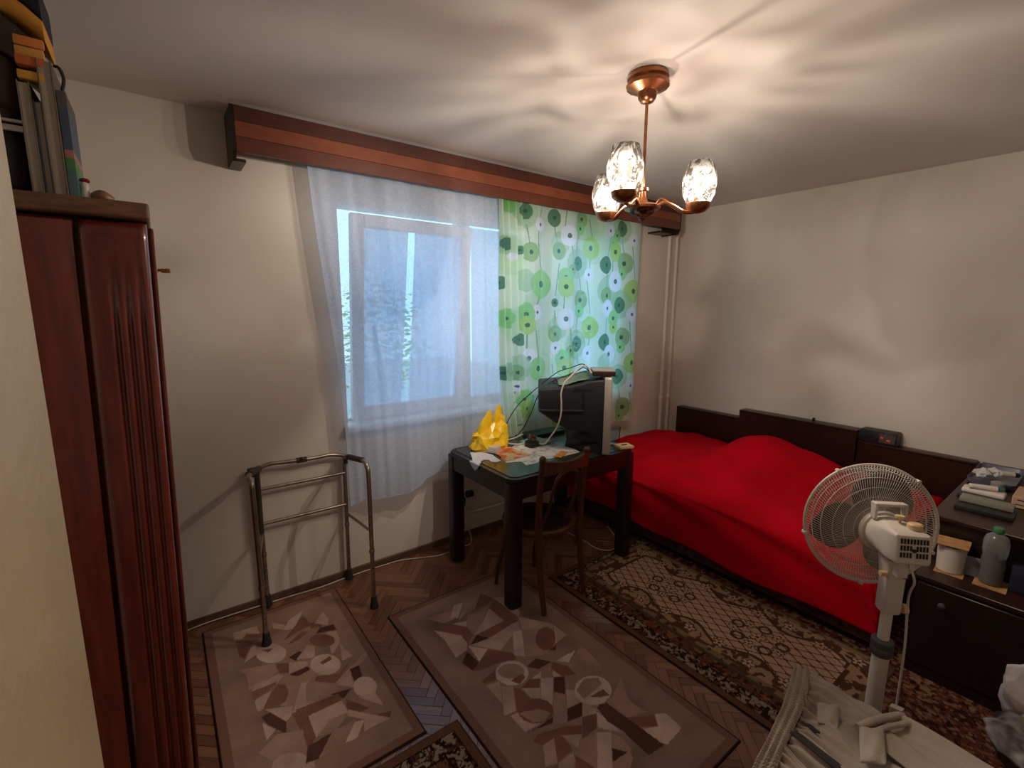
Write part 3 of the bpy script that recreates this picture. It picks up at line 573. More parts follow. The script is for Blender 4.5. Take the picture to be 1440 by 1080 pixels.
for i, a in enumerate((197, 77, 317)):
    aa = YAW - math.radians(a); ex, ey = math.cos(aa), math.sin(aa); R0 = .234
    def at(r, z): return (CX+ex*r, CY+ey*r, z)
    b = MB(); b.tube(bez([at(.05, 2.122), at(.09, 2.142), at(.13, 2.130), at(.17, 2.108), at(.21, 2.106), at(.234, 2.118)], 6), [.010]*6+[.009]*18+[.010]*7, 10)
    b.tube(bez([at(.05, 2.128), at(.075, 2.158), at(.10, 2.150), at(.12, 2.136)], 5), .004, 6)
    arm = b.build('arm', M_brass, ch)
    lx, ly = CX+ex*R0, CY+ey*R0
    b = MB(); b.lathe([(.012, 2.100), (.030, 2.106), (.046, 2.120), (.050, 2.140), (.044, 2.142), (.020, 2.136), (.018, 2.165), (.012, 2.166)], (lx, ly, 0), 24); b.build('lamp_cup', M_brass, arm)
    b = MB()
    prof = [(.036, 2.137), (.050, 2.146), (.062, 2.172), (.069, 2.205), (.069, 2.232), (.063, 2.262), (.054, 2.288), (.049, 2.305)]
    b.lathe(prof, (lx, ly, 0), 40, ripple=lambda a_, z: 1+.02*math.cos(a_*10+z*60)+.015*math.sin(z*230), cap=False)
    b.build('glass_shade', M_shade, arm)
    b = MB(); b.lathe([(.010, 2.165), (.013, 2.180), (.024, 2.205), (.028, 2.225), (.022, 2.246), (.008, 2.254)], (lx, ly, 0), 16); b.build('bulb', M_bulb, arm)
    ld = bpy.data.lights.new('bulb_light', 'POINT'); ld.energy = BULB_WATTS; ld.color = (1.0, .86, .74); ld.shadow_soft_size = .009; bulb_pattern(ld)
    lo = bpy.data.objects.new('bulb_light', ld); lo.location = (lx, ly, 2.226); COL.objects.link(lo)

# ------------------------------------------------------------------ rugs
RC = {'f': (168, 137, 121), 'M': (180, 146, 131), 'L': (206, 175, 160), 'W': (220, 193, 178), 'D': (142, 100, 84), 'V': (98, 65, 54), 'b': (142, 106, 90)}
def rug_grid(x0, x1, y0, y1, res, zt):
    nx, ny = int((x1-x0)/res)+1, int((y1-y0)/res)+1
    X, Y = np.meshgrid(np.linspace(x0, x1, nx), np.linspace(y0, y1, ny))
    Z = np.full(X.shape, zt); Z[0] = Z[-1] = .0006; Z[:, 0] = Z[:, -1] = .0006
    return X, Y, Z
def shape_rug(x0, x1, y0, y1, shapes, label, seed):
    X, Y, Z = rug_grid(x0, x1, y0, y1, .0034, .0075)
    rgb = np.ones(X.shape+(3,))*np.array(lin(RC['f']))
    n1 = vnoise(*X.shape, 46, seed)[..., None]; rgb *= .70+.60*n1
    cx_, cy_ = (x0+x1)/2, (y0+y1)/2
    # faded brown shade round the inner field
    inner = (np.abs(X-cx_) < (x1-x0)/2-.17) & (np.abs(Y-cy_) < (y1-y0)/2-.19)
    d = np.maximum(np.abs(X-cx_)-((x1-x0)/2-.20), np.abs(Y-cy_)-((y1-y0)/2-.22))
    fade = np.clip(1-np.abs(d)/.10, 0, 1)*np.clip(vnoise(*X.shape, 60, seed+3)*1.6-.2, 0, 1)
    rgb = rgb*(1-.42*fade[..., None])
    for k, poly in shapes:
        P = [(a/1000, c/1000) for a, c in poly]
        m = inpoly(X, Y, P)
        g = vnoise(*X.shape, 30, hash(k) % 7+seed)[m][:, None]
        rgb[m] = np.array(lin(RC[k]))*(.66+.64*g)
    bd = .042
    edge = (X < x0+bd) | (X > x1-bd) | (Y < y0+bd) | (Y > y1-bd)
    rgb[edge] = np.array(lin(RC['b']))*(.9+.2*n1[edge])
    e2 = (X < x0+.008) | (X > x1-.008) | (Y < y0+.008) | (Y > y1-.008)
    rgb[e2] = np.array(lin((58, 40, 32)))
    rgb *= (.92+.16*rng.random(X.shape))[..., None]
    tag(sheet('rug', M_pile, X, Y, Z, rgb), label, 'rug')
shape_rug(.862, 1.700, .725, 2.285, RUG_MID, 'beige rug with brown circles and triangles, under the front table leg', 11)
shape_rug(.030, .716, 1.508, 2.742, RUG_LEFT, 'beige rug with brown circles and triangles, under the walking frame', 23)

def persian(name, x0, x1, y0, y1, zt, left_edge, label, seed, other=False):
    X, Y, Z = rug_grid(x0, x1, y0, y1, .0042, zt)
    H_, W_ = X.shape
    e = np.minimum(X-x0, np.minimum(y1-Y, 10)) if not other else np.minimum(np.minimum(x1-X, y1-Y), 10)
    f1 = vnoise(H_, W_, 4.2, seed, 2); f2 = vnoise(H_, W_, 6, seed+1, 2); f3 = vnoise(H_, W_, 10, seed+2, 2); g1 = vnoise(H_, W_, 9, seed+5, 2); g2 = vnoise(H_, W_, 13, seed+6, 2)
    rep = np.abs(np.sin((Y if not other else X+Y)*math.pi/.115))
    rgb = np.ones((H_, W_, 3))*np.array(lin((112, 64, 50)))
    def put(m, c): rgb[m] = np.array(lin(c))
    vine = (np.abs(g1-.5) < .030) | (np.abs(g2-.5) < .020)
    # field: rust with dark vines and small ochre and wine flowers
    put(f3 > .60, (96, 44, 38)); put(vine, (52, 30, 27)); put((f1 > .64), (150, 108, 78)); put((f1 < .30), (60, 32, 28)); put((f2 > .70), (158, 128, 98))
    band = (e > .125) & (e < .205); put(band, (128, 82, 60)); put(band & vine, (66, 36, 30)); put(band & (f1+.12*rep > .72), (76, 40, 32)); put(band & (f2 < .30), (156, 112, 76))
    wb = (e > .045) & (e < .118); put(wb, (176, 154, 134)); put(wb & (vine | (f1 > .58)), (50, 32, 28)); put(wb & (f2+.1*rep < .42), (110, 66, 54)); put(wb & (f2 < .26), (50, 32, 28))
    put((e > .118) & (e < .125), (44, 24, 22)); put((e > .038) & (e < .045), (44, 24, 22)); put((e > .205) & (e < .212), (44, 24, 22))
    put(e < .038, (122, 84, 62)); put((e < .008), (50, 30, 24))
    rgb *= .85*(.85+.30*rng.random((H_, W_)))[..., None]
    tag(sheet(name, M_pile, X, Y, Z, rgb), label, 'carpet')
persian('persian_carpet', 1.838, 3.30, -.75, 2.050, .008, True, 'large dark red patterned carpet on the floor beside the bed', 31)
persian('persian_carpet', .14, .845, .55, 1.490, .006, False, 'small dark floral carpet at the bottom edge, between the two beige rugs', 47, other=True)

def runner():
    x0, x1, y0, y1 = 0, .64, 0, 1.50
    X, Y, Z = rug_grid(x0, x1, y0, y1, .0034, .006)
    H_, W_ = X.shape
    dark, light = np.array(lin((98, 66, 50))), np.array(lin((212, 176, 152)))
    f1 = vnoise(H_, W_, 8, 61, 2); f2 = vnoise(H_, W_, 16, 62, 2)
    rgb = np.ones((H_, W_, 3))*light
    p = .060
    a = np.abs(((X+Y*.62)/p) % 1-.5); c = np.abs(((X-Y*.62)/p) % 1-.5)
    m = (a > .445) | (c > .445); rgb[m] = dark
    knot = (a > .38) & (c > .38); rgb[knot] = dark
    e = np.minimum(np.minimum(X, x1-X), np.minimum(Y, y1-Y))
    # scalloped floral border
    sc = .135+.035*np.sin(Y*2*math.pi/.34)*((X < .2) | (X > .44))
    b_ = e < sc; rgb[b_] = np.array(lin((186, 152, 122))); rgb[b_ & ((f1 > .57) | (f2 < .36))] = dark*1.05
    rgb[(np.abs(e-sc) < .010)] = dark
    # flowers round the border and a ring of them in the middle
    def flower(fx, fy, r):
        d = np.hypot(X-fx, Y-fy); th = np.arctan2(Y-fy, X-fx); rr = r*(.72+.28*np.cos(th*5))
        rgb[d < rr+.008] = dark; rgb[d < rr] = light*1.08; rgb[d < r*.28] = dark
    for k in range(9):
        flower(.10+.02*(k % 2), .12+k*.158, .030); flower(.54-.02*(k % 2), .12+k*.158, .030)
    for cy_ in (.50, 1.02):
        for k in range(10):
            an = k*2*math.pi/10
            if k % 2: flower(.32+.085*math.cos(an), cy_+.12*math.sin(an), .026)
            else:
                d = np.abs(np.hypot((X-.32-.085*math.cos(an)), (Y-cy_-.12*math.sin(an)))-.028); rgb[d < .007] = dark
        flower(.32, cy_, .036)
    rgb[e < .05] = np.array(lin((150, 122, 92))); rgb[(e < .05) & (f1 > .60)] = dark
    rgb[e < .014] = np.array(lin((96, 82, 60)))
    rgb *= (.90+.20*rng.random((H_, W_)))[..., None]
    o = sheet('runner_rug', M_pile, X, Y, Z, rgb)
    o.location = (2.018, .475, .0082); o.rotation_euler = (0, 0, math.radians(-.5))
    tag(o, 'brown and beige trellis patterned runner rug along the side of the bed', 'rug')
runner()

# ------------------------------------------------------------------ table
TX0, TX1, TY0, TY1, TZ = 1.440, 2.480, 1.905, 2.625, .780
def rounded(x0, x1, y0, y1, r, n=5):
    P = []
    for cx_, cy_, a0 in ((x1-r, y1-r, 0), (x0+r, y1-r, 90), (x0+r, y0+r, 180), (x1-r, y0+r, 270)):
        for k in range(n+1):
            a = math.radians(a0+90*k/n); P.append((cx_+r*math.cos(a), cy_+r*math.sin(a)))
    return P
M_tabtop = mat('dark_green_table_sheet', (66, 64, 56), rough=.16, rgb2=(46, 46, 42), scale=3)
t = thing('dining_table', (1.96, 2.265, 0), 'dark wooden table by the window with a glossy top, carrying the television', 'table')
b = MB(); b.prism(rounded(TX0+.004, TX1-.004, TY0+.004, TY1-.004, .055), 'z', .752, .776, bevel=.006); b.build('tabletop', M_blackwood, t)
b = MB(); b.prism(rounded(TX0+.035, TX1-.035, TY0+.035, TY1-.035, .045), 'z', .7755, TZ); b.build('inlaid_top_sheet', M_tabtop, t, smooth=False)
for nm, (x0, x1, y0, y1) in (('apron', (TX0+.05, TX1-.05, TY0+.008, TY0+.030)), ('apron', (TX0+.05, TX1-.05, TY1-.030, TY1-.008)), ('apron', (TX0+.008, TX0+.030, TY0+.05, TY1-.05)), ('apron', (TX1-.030, TX1-.008, TY0+.05, TY1-.05))):
    b = MB(); b.box(x0, x1, y0, y1, .655, .7515, bevel=.003, seg=1); b.build(nm, M_blackwood, t)
for x0 in (TX0+.002, TX1-.088):
    for y0 in (TY0+.002, TY1-.088):
        b = MB(); b.prism(rounded(x0, x0+.086, y0, y0+.086, .022, 4), 'z', .0075, .7515, bevel=.003); b.build('leg', M_blackwood, t)

# ------------------------------------------------------------------ bentwood chair
t = thing('bentwood_chair', (1.71, 1.98, 0), 'brown bentwood chair with an arched back, pushed under the table', 'chair')
SC = Vector((1.705, 1.995, 0))
def post(bt, tp):
    bt, tp = Vector(bt), Vector(tp)
    m1 = bt.lerp(tp, .48)+Vector((0, .045, 0)); m0 = bt.lerp(tp, .22)+Vector((0, .03, 0)); m2 = bt.lerp(tp, .75)+Vector((0, .03, 0))
    P = bez([bt, m0, m1, m2, tp], 6); b = MB(); n = len(P)
    b.tube(P, [.0155+.004*math.sin(math.pi*i/(n-1)) for i in range(n)], 12); b.ball(tp, .019, seg=12); return b, P
bl, PLs = post((1.572, 1.774, .0085), (1.508, 1.735, .935)); bl.build('back_post', M_chair, t)
br, PRs = post((1.905, 1.796, .009), (1.852, 1.755, .920)); br.build('back_post', M_chair, t)
def onpost(P, z): return min(P, key=lambda p: abs(p.z-z))
b = MB(); rg = []
for k in range(13):
    s = k/12; p = Vector((1.508, 1.735, 0)).lerp(Vector((1.852, 1.755, 0)), s); bow = .028*math.sin(math.pi*s)
    zt = .920-.012*s+.004-.018*math.sin(math.pi*s); zb = .845-.012*s+.014*math.sin(math.pi*s)**2
    rg.append([Vector((p.x, p.y-.011-bow, zb)), Vector((p.x, p.y+.011-bow, zb)), Vector((p.x, p.y+.011-bow, zt)), Vector((p.x, p.y-.011-bow, zt))])
b.loft(rg); b.build('top_rail', M_chair, t)
b = MB(); b.tube(bez([(1.605, 1.855, .475), (1.600, 1.785, .62), (1.592, 1.738, .76), (1.615, 1.722, .825), (1.682, 1.718, .850), (1.745, 1.726, .825), (1.772, 1.748, .76), (1.785, 1.792, .62), (1.792, 1.862, .475)], 6), .0095, 10); b.build('back_hoop', M_chair, t)
def seat_ring(r, z): return [(SC.x+r*math.cos(a)*1.0-.004*math.sin(a), SC.y+r*math.sin(a)*1.06, z) for a in [2*math.pi*k/40 for k in range(40)]]
b = MB(); b.loft([seat_ring(r, z) for r, z in ((.195, .443), (.206, .446), (.210, .458), (.206, .472), (.196, .477), (.182, .474))]); b.build('seat_ring', M_chair, t)
b = MB(); b.loft([seat_ring(r, z) for r, z in ((.183, .4745), (.17, .4765), (.10, .4745), (.02, .4735))]); b.build('seat_panel', M_walnut, t)
b = MB(); b.loft([seat_ring(r, z) for r, z in ((.178, .425), (.186, .428), (.186, .442), (.178, .4425))]); b.build('under_ring', M_chair, t)
for fx, fy, sx in ((1.526, 2.180, -1), (1.848, 2.196, 1)):
    tp = Vector((SC.x+sx*.135, SC.y+.125, .443)); P = bez([tp, tp.lerp(Vector((fx, fy, 0)), .4)+Vector((sx*-.004, -.004, 0)), Vector((fx-sx*.01, fy-.01, .12)), (fx, fy, .0015 if sx > 0 else .009)], 6)
    n = len(P); b = MB(); b.tube(P, [.019-.008*i/(n-1) for i in range(n)], 10); b.build('front_leg', M_chair, t)
for P, sx in ((PLs, 1), (PRs, -1)):
    a = onpost(P, .30); c = onpost(P, .44)
    b = MB(); b.tube(bez([a+Vector((sx*.012, 0, -.03)), a+Vector((sx*.02, .004, .06)), a+Vector((sx*.055, .012, .115)), c+Vector((sx*.12, .01, -.012))], 5), .006, 8); b.build('leg_bracket', M_chair, t)

# ------------------------------------------------------------------ walking frame
t = thing('walking_frame', (.57, 2.61, 0), 'folding metal walking frame with rubber feet standing against the wall', 'walker')
def side(nearb, neart, farb, fart):
    nb, nt_, fb, ft = map(Vector, (nearb, neart, farb, fart))
    b = MB(); P = bez([nb, nb.lerp(nt_, .5), nt_+Vector((0, .002, -.075)), nt_+Vector((0, .022, -.02)), nt_+Vector((0, .075, 0)), ft+Vector((0, -.075, .0)), ft+Vector((0, -.022, -.018)), ft+Vector((0, 0, -.07)), fb.lerp(ft, .5), fb], 6)
    b.tube(P, .0122, 12); return b
for nb, nt_, fb, ft, s in (((.289, 2.442, .02), (.286, 2.442, .885), (.354, 2.786, .02), (.354, 2.786, .850), 1), ((.840, 2.418, .006), (.842, 2.418, .855), (.818, 2.789, .006), (.826, 2.789, .825), -1)):
    side(nb, nt_, fb, ft).build('side_frame', M_steel, t)
    b = MB(); a = Vector(nt_)+Vector((0, .085, .0003)); c = Vector(ft)+Vector((0, -.085, .0003)); b.tube([a, c], .0165, 12); b.build('grip', M_grip, t)
    b = MB(); p = Vector(ft)+Vector((0, -.002, -.02)); b.obox(p+Vector((-s*.02, 0, -.02)), (.05, .036, .05), bevel=.008); b.build('hinge_block', M_grip, t)
    # leg extension sleeves with push-button holes, then rubber ferrules
    for q_, tp in ((nb, nt_), (fb, ft)):
        q0 = Vector(q_); d = (Vector(tp)-q0).normalized()
        zs = .34 if q_ is nb and s < 0 else (.36 if s < 0 else .30)
        b = MB(); c0 = q0+d*zs; b.tube([c0-d*.012, c0-d*.008, c0+d*.008, c0+d*.012], [.0135, .0155, .0155, .0135], 12)
        b.build('height_collar', M_steel, t)
        b = MB()
        for k in range(5): b.ball(q0+d*(.10+k*.035)+Vector((0, -.0118, 0)), .0032, seg=8)
        b.build('adjustment_holes', M_rubber, t)['kind'] = 'stuff'
        zf = .0078 if s > 0 else .0006
        b = MB(); b.lathe([(.023, zf), (.024, zf+.012), (.019, zf+.03), (.0165, zf+.065), (.0135, zf+.068)], (q0.x, q0.y, 0), 14); b.build('rubber_foot', M_rubber, t)
    n0, f0 = Vector(nb), Vector(fb)
    b = MB(); b.tube([Vector((nt_[0]-.001*s, nb[1], .463)), Vector((ft[0], fb[1], .437))], .008, 8); b.build('side_brace', M_steel, t)
b = MB(); b.tube(bez([(.360, 2.782, .826), (.42, 2.780, .842), (.50, 2.778, .838), (.582, 2.776, .835), (.66, 2.778, .832), (.75, 2.780, .832), (.822, 2.783, .812)], 5), .0115, 10); b.build('top_bar', M_steel, t)
b = MB(); b.tube([(.555, 2.776, .836), (.61, 2.776, .834)], .0155, 10); b.ball((.582, 2.764, .846), .010, seg=8); b.build('fold_catch', M_grip, t)
for z in (.705, .503):
    b = MB(); b.tube([(.356, 2.784, z), (.822, 2.786, z-.003)], .0098, 10); b.build('cross_bar', M_steel, t)
b = MB(); b.tube([(.352, 2.772, .82), (.350, 2.772, .46)], .014, 10); b.build('fold_sleeve', M_grip, t)

# ------------------------------------------------------------------ television
t = thing('television', (2.12, 2.14, TZ), 'bulky black tube television with a silver front edge, seen from its side', 'television')
TA = math.radians(140); TD = Vector((math.cos(TA), math.sin(TA), 0)); TW = Vector((math.sin(TA), -math.cos(TA), 0))
MT = Matrix.Translation((2.163, 1.927, 0)) @ Matrix((TW, TD, Vector((0, 0, 1)))).transposed().to_4x4()      # x across the screen, y into the depth
def ring_tv(y, x0, x1, z0, z1, r=.015): return [MT @ Vector((p[0], y, p[1])) for p in rounded(x0, x1, z0, z1, r, 3)]
b = MB(); b.loft([ring_tv(-.004, .006, .514, .800, 1.266), ring_tv(.03, .010, .510, .860, 1.264), ring_tv(.08, .014, .506, .918, 1.256), ring_tv(.13, .018, .502, .924, 1.240), ring_tv(.20, .022, .498, .930, 1.222), ring_tv(.215, .023, .497, .935, 1.219), ring_tv(.30, .030, .490, .985, 1.206), ring_tv(.392, .040, .480, 1.044, 1.198), ring_tv(.402, .052, .468, 1.054, 1.188)])
b.build('body', M_tvblack, t)
b = MB(); b.loft([[MT @ Vector((x, y, z)) for x, y in ((.010, .0), (.510, .0), (xf, yb), (xn, yb))] for z, xn, xf, yb in ((.7805, .175, .345, .198), (.86, .095, .425, .206), (.940, .022, .498, .214))]); b.build('foot_base', M_tvblack, t, smooth=False)
b = MB(); b.box(.004, .030, .112, .120, 1.062, 1.182, bevel=.002, seg=1, rot=MT); b.box(.006, .036, .118, .395, 1.058, 1.070, bevel=.002, seg=1, rot=MT); b.build('side_rib', M_tvblack, t, smooth=False)
b = MB()
for k in range(8): b.box(.0095, .022, .055+k*.017, .064+k*.017, 1.196, 1.206, rot=MT)
o = b.build('vent_slots', M_black, t, smooth=False)
b = MB(); b.loft([ring_tv(y, x0, x1, z0, z1, .02) for y, x0, x1, z0, z1 in ((-.006, -.004, .524, .782, 1.281), (-.012, -.008, .528, .780, 1.285), (-.046, -.008, .528, .780, 1.285), (-.055, .0, .520, .788, 1.277))]); bz = b.build('front_bezel', M_silver, t)
b = MB(); b.loft([ring_tv(y, x0, x1, z0, z1, .025) for y, x0, x1, z0, z1 in ((-.0545, .035, .485, .865, 1.250), (-.061, .05, .47, .88, 1.235), (-.064, .15, .37, .96, 1.15))]); b.build('screen', M_screen, bz)
b = MB(); p = MT @ Vector((.25, .29, 1.205)); b.tube([p, p+Vector((0, 0, .035))], [.018, .008], 8); b.build('top_knob', M_grey, t)
tb = thing('receiver_box', MT @ Vector((.085, .0, 1.286)), 'small dark receiver box with a pale lid on top of the television', 'receiver')
b = MB(); b.box(.0, .170, -.072, .070, 1.2865, 1.316, bevel=.004, rot=MT); b.build('case', mat('dark_brown_plastic', (52, 34, 30), rough=.35), tb)
b = MB(); b.box(.002, .168, -.070, .068, 1.3165, 1.326, bevel=.003, rot=MT); b.build('lid', M_silver, tb)
b = MB(); n = 10; rows = []
for i in range(n):
    row = []
    for j in range(n):
        u_, v_ = i/(n-1), j/(n-1); y = .075+.20*v_; z = 1.262-.30*max(0, y-.05)*(.9) if y < .2 else 1.222-.17*(y-.2)
        row.append(b.bm.verts.new(MT @ Vector((.06+.30*u_, y, max(z, 1.2)+.006+.010*abs(math.sin(u_*7+v_*4))))))
    rows.append(row)
for r0, r1 in zip(rows, rows[1:]):
    for j in range(n-1): b.bm.faces.new((r0[j], r0[j+1], r1[j+1], r1[j]))
o = b.build('tv_top_reflection', mat('grey_green_reflection', (126, 150, 132), rough=.9)); md = o.modifiers.new('thickness', 'SOLIDIFY'); md.thickness = .003  # added sheet, coloured as the green reflection on the television's top
tag(o, 'grey green sheet painting in the reflection on top of the television', 'cloth')

# ------------------------------------------------------------------ bed
t = thing('bed', (3.40, 1.62, 0), 'dark wooden bed with floral upholstered side and box headboards along the wall', 'bed')
b = MB(); b.box(2.735, 4.07, .60, 2.70, .0095, .050, bevel=.004, seg=1); b.build('plinth', M_blackwood, t)
b = MB(); b.box(2.700, 4.075, .585, 2.705, .0505, .165, bevel=.012); b.build('base_box', M_floral, t)
b = MB(); b.box(2.705, 4.075, .590, 2.700, .1655, .440, bevel=.03, seg=3); b.build('mattress', M_floral, t)
def hb(nm, y0, y1, z1, x0):
    b = MB(); b.box(x0, 4.2, y0, y1, .0, z1-.018); h = b.build(nm, M_walnut, t, smooth=False)
    b = MB(); b.box(x0-.004, 4.2, y0-.002, y1+.002, z1-.0178, z1, bevel=.005); b.build('headboard_top', M_walnut, h)
hb('headboard_box', 2.036, 2.675, .735, 4.105)
hb('headboard_box', 1.142, 2.030, .815, 4.085)
hb('headboard_box', .500, 1.136, .735, 4.105)
def cover():
    n, m_ = 220, 260
    y = np.linspace(.565, 2.735, n)[:, None]
    # arc coordinate across the bed: hem, front drop, top to the headboard
    s = np.linspace(0, 1, m_)[None, :]
    top = np.clip((s-.30)/.70, 0, 1); fr = np.clip(s/.30, 0, 1)
    X = 2.672+top*(4.062-2.672)+0*y; edge = np.exp(-(top/.05)**2)
    hemz = .128+.05*np.exp(-((y-2.3)/.5)**2)+.008*np.sin(y*9)
    topz = .478-.02*np.exp(-((top)/.06)**2)
    heap = .235*np.exp(-((y-1.60)/.30)**2-((X-3.68)/.34)**2)+.105*np.exp(-((y-1.22)/.22)**2-((X-3.72)/.3)**2)+.075*np.exp(-((y-2.42)/.34)**2-((X-3.55)/.45)**2)+.05*np.exp(-((y-1.9)/.5)**2-((X-3.2)/.35)**2)
    heap = heap+.012*np.sin(X*7+y*4)*np.sin(y*5-X*2)+.006*np.sin(X*15-y*9)+.004*np.sin(y*27+X*6)
    Z = hemz+(topz-hemz)*np.sin(fr*math.pi/2)**.9*(fr < 1)+(topz-hemz)*(fr >= 1)+heap*np.clip(top*6, 0, 1)
    X = X-.022*(1-fr)-.012*np.sin(y*6+1.3)*(1-fr*.6)*(top <= 0)-.010*np.sin((y*2.2-fr*2.4)*4)*np.sin(fr*math.pi)
    X = X+.012*edge
    Z = Z+.0035*np.sin(y*19+fr*5)*(top > 0)
    # near and far ends hang a little
    ye = y+0*X
    near = np.clip((.62-y)/.055, 0, 1); Z = Z-near*np.clip(Z-.16, 0, .26)*.9
    o = sheet('bedcover', M_red, X, ye, Z)
    md = o.modifiers.new('thickness', 'SOLIDIFY'); md.thickness = .008; md.offset = 1
    tag(o, 'red blanket spread over the bed with a hump by the headboard', 'blanket')
cover()

# ------------------------------------------------------------------ stepped cabinet at the foot of the bed
t = thing('low_cabinet', (3.45, -.12, 0), 'dark wooden stepped cabinet with a shelf ledge at the foot of the bed', 'cabinet')
b = MB(); b.box(2.700, 4.205, -.75, .455, .009, .478); b.build('lower_body', M_blackwood, t, smooth=False)
b = MB(); b.box(2.690, 2.925, -.755, .465, .4785, .500, bevel=.003, seg=1); b.build('ledge', M_walnut, t)
b = MB(); b.box(2.930, 4.205, -.75, .455, .4785, .705); b.build('upper_body', M_blackwood, t, smooth=False)
b = MB(); b.box(2.905, 4.207, -.755, .480, .7055, .728, bevel=.004, seg=1); b.build('top_board', M_walnut, t)
for y0, y1 in ((-.74, -.15), (-.14, .445)):
    b = MB(); b.box(2.688, 2.6995, y0, y1, .07, .468, bevel=.003, seg=1); d = b.build('door', M_blackwood, t)
    b = MB(); b.lathe([(.006, 0), (.006, .012), (.013, .018), (.013, .024), (.004, .028)], seg=12, M=Matrix.Translation((2.6875, y1-.09 if y0 > -.5 else y0+.09, .40)) @ Matrix.Rotation(-math.pi/2, 4, 'Y')); b.build('knob', M_grey, d)

# ------------------------------------------------------------------ wardrobe
t = thing('wardrobe', (-.29, 2.0, 0), 'tall polished dark red wardrobe with fluted corner, left of the window', 'wardrobe')
WY = 1.70
def lean(b):    # the old wardrobe leans slightly into the room
    for v in b.bm.verts: v.co.x += (v.co.z-1.1)*.024
def flutes(x0, x1, y, z0, z1):
    """panel with a rounded top edge and three long flutes"""
    n, m_ = 61, 60; b = MB(); rows = []
    zs = list(np.linspace(z0, z1-.05, 40))+list(z1-.05+.05*np.sin(np.linspace(.05, math.pi/2, 20)))
    for z in zs:
        dz = max(0, (z-(z1-.05))/.05); back = .028*(1-math.sqrt(max(0, 1-dz*dz)))
        row = []
        for k in range(n):
            s = k/(n-1); x = x0+(x1-x0)*s; y_ = y+back
            r_ = .018
            for xe, sg in ((x0, 1), (x1, -1)):
                d = abs(x-xe)
                if d < r_: y_ += r_-math.sqrt(max(0, r_*r_-(r_-d)**2))
            for cx_ in (.42, .62, .82):
                d = abs(s-cx_); depth = .009*min(1, max(0, (z1-.15-z)/.12))
                if d < .075: y_ += depth*(.5+.5*math.cos(math.pi*d/.075))
            row.append(b.bm.verts.new((x, y_, z)))
        rows.append(row)
    for r0, r1 in zip(rows, rows[1:]):
        for k in range(n-1): b.bm.faces.new((r0[k], r0[k+1], r1[k+1], r1[k]))
    return b
b = MB(); b.box(-.580, -.020, WY+.05, 2.30, .0, 1.935); lean(b); b.build('carcass', M_walnut, t, smooth=False)
b = flutes(-.168, -.021, WY, .06, 1.932); lean(b); b.build('fluted_corner', M_mahog, t, angle=180)
b = MB(); b.loft([[Vector((x, y_, z)) for x, y_ in ((-.578, WY+.045), (-.578, WY+.004), (-.19, WY+.002), (-.178, WY+.006), (-.175, WY+.016), (-.175, WY+.045))] for z in (.06, 1.5, 1.90, 1.92)]+[[Vector((x, y_, 1.932)) for x, y_ in ((-.578, WY+.045), (-.578, WY+.02), (-.19, WY+.02), (-.178, WY+.022), (-.175, WY+.03), (-.175, WY+.045))]]); lean(b); b.build('side_panel', M_mahog, t)
b = MB(); b.box(-.585, -.012, WY+.0, 2.31, .001, .058, bevel=.004, seg=1); lean(b); b.build('plinth', M_walnut, t)
M_board = wood('worn_brown_board', (126, 90, 66), (66, 42, 30), rough=.5, stretch=(2.5, 12, 12), scale=4, bump=.2)
b = MB(); b.box(-.588, -.012, WY-.012, 2.31, 1.937, 1.982, bevel=.010, seg=3); lean(b); b.build('top_board', M_board, t)
for y0, y1 in ((WY+.06, 1.995), (2.0, 2.29)):
    b = MB(); b.box(-.0195, -.006, y0, y1, .065, 1.925, bevel=.006); lean(b); d = b.build('door', M_mahog, t)
    if y0 < 1.9:
        b = MB(); b.lathe([(.012, 0), (.010, .004)], seg=12, M=Matrix.Translation((.009, 1.90, 1.815)) @ Matrix.Rotation(math.pi/2, 4, 'Y')); b.tube([(.009, 1.90, 1.815), (.035, 1.90, 1.814)], .0045, 8); b.box(.022, .046, 1.895, 1.905, 1.806, 1.820, bevel=.003); b.build('door_key', M_brass, d)
t = thing('bedside_cupboard', (-.30, 2.56, 0), 'low dark cupboard in the corner behind the wardrobe', 'cupboard')
b = MB(); b.box(-.600, -.062, 2.36, 2.76, .0, .66); b.build('body', M_walnut, t, smooth=False)
b = MB(); b.box(-.602, -.046, 2.35, 2.77, .6605, .682, bevel=.004, seg=1); b.build('top_board', M_walnut, t)
b = MB(); b.box(-.0615, -.048, 2.37, 2.75, .05, .64, bevel=.003, seg=1); d = b.build('door', M_walnut, t)
b = MB(); b.ball((-.038, 2.60, .16), .010, seg=10); b.tube([(-.049, 2.60, .16), (-.038, 2.60, .16)], .004, 6); b.build('knob', M_silver, d)

# ------------------------------------------------------------------ pedestal fan
FA = math.radians(43); FT = math.radians(-6)
G = Vector((1.886, .459, .976))
ax_ = Vector((math.cos(FA)*math.cos(FT), math.sin(FA)*math.cos(FT), math.sin(FT))); rt = ax_.cross(Vector((0, 0, 1))).normalized(); upv = rt.cross(ax_)
MF = Matrix.Translation(G) @ Matrix((rt, ax_, upv)).transposed().to_4x4()          # local x right, y forward, z up
MZ = MF @ Matrix.Rotation(-math.pi/2, 4, 'X')                                       # local z -> forward
fan = thing('pedestal_fan', (1.79, .36, 0), 'white pedestal fan with a round wire guard, seen from behind', 'fan')
b = MB()
for k in range(4):
    a = k*math.pi/2+.5; b.tube([(1.79, .36, .028), (1.79+.09*math.cos(a), .36+.09*math.sin(a), .026), (1.79+.17*math.cos(a), .36+.17*math.sin(a), .0195)], [.018, .015, .011], 8)
b.build('cross_base', M_white, fan)
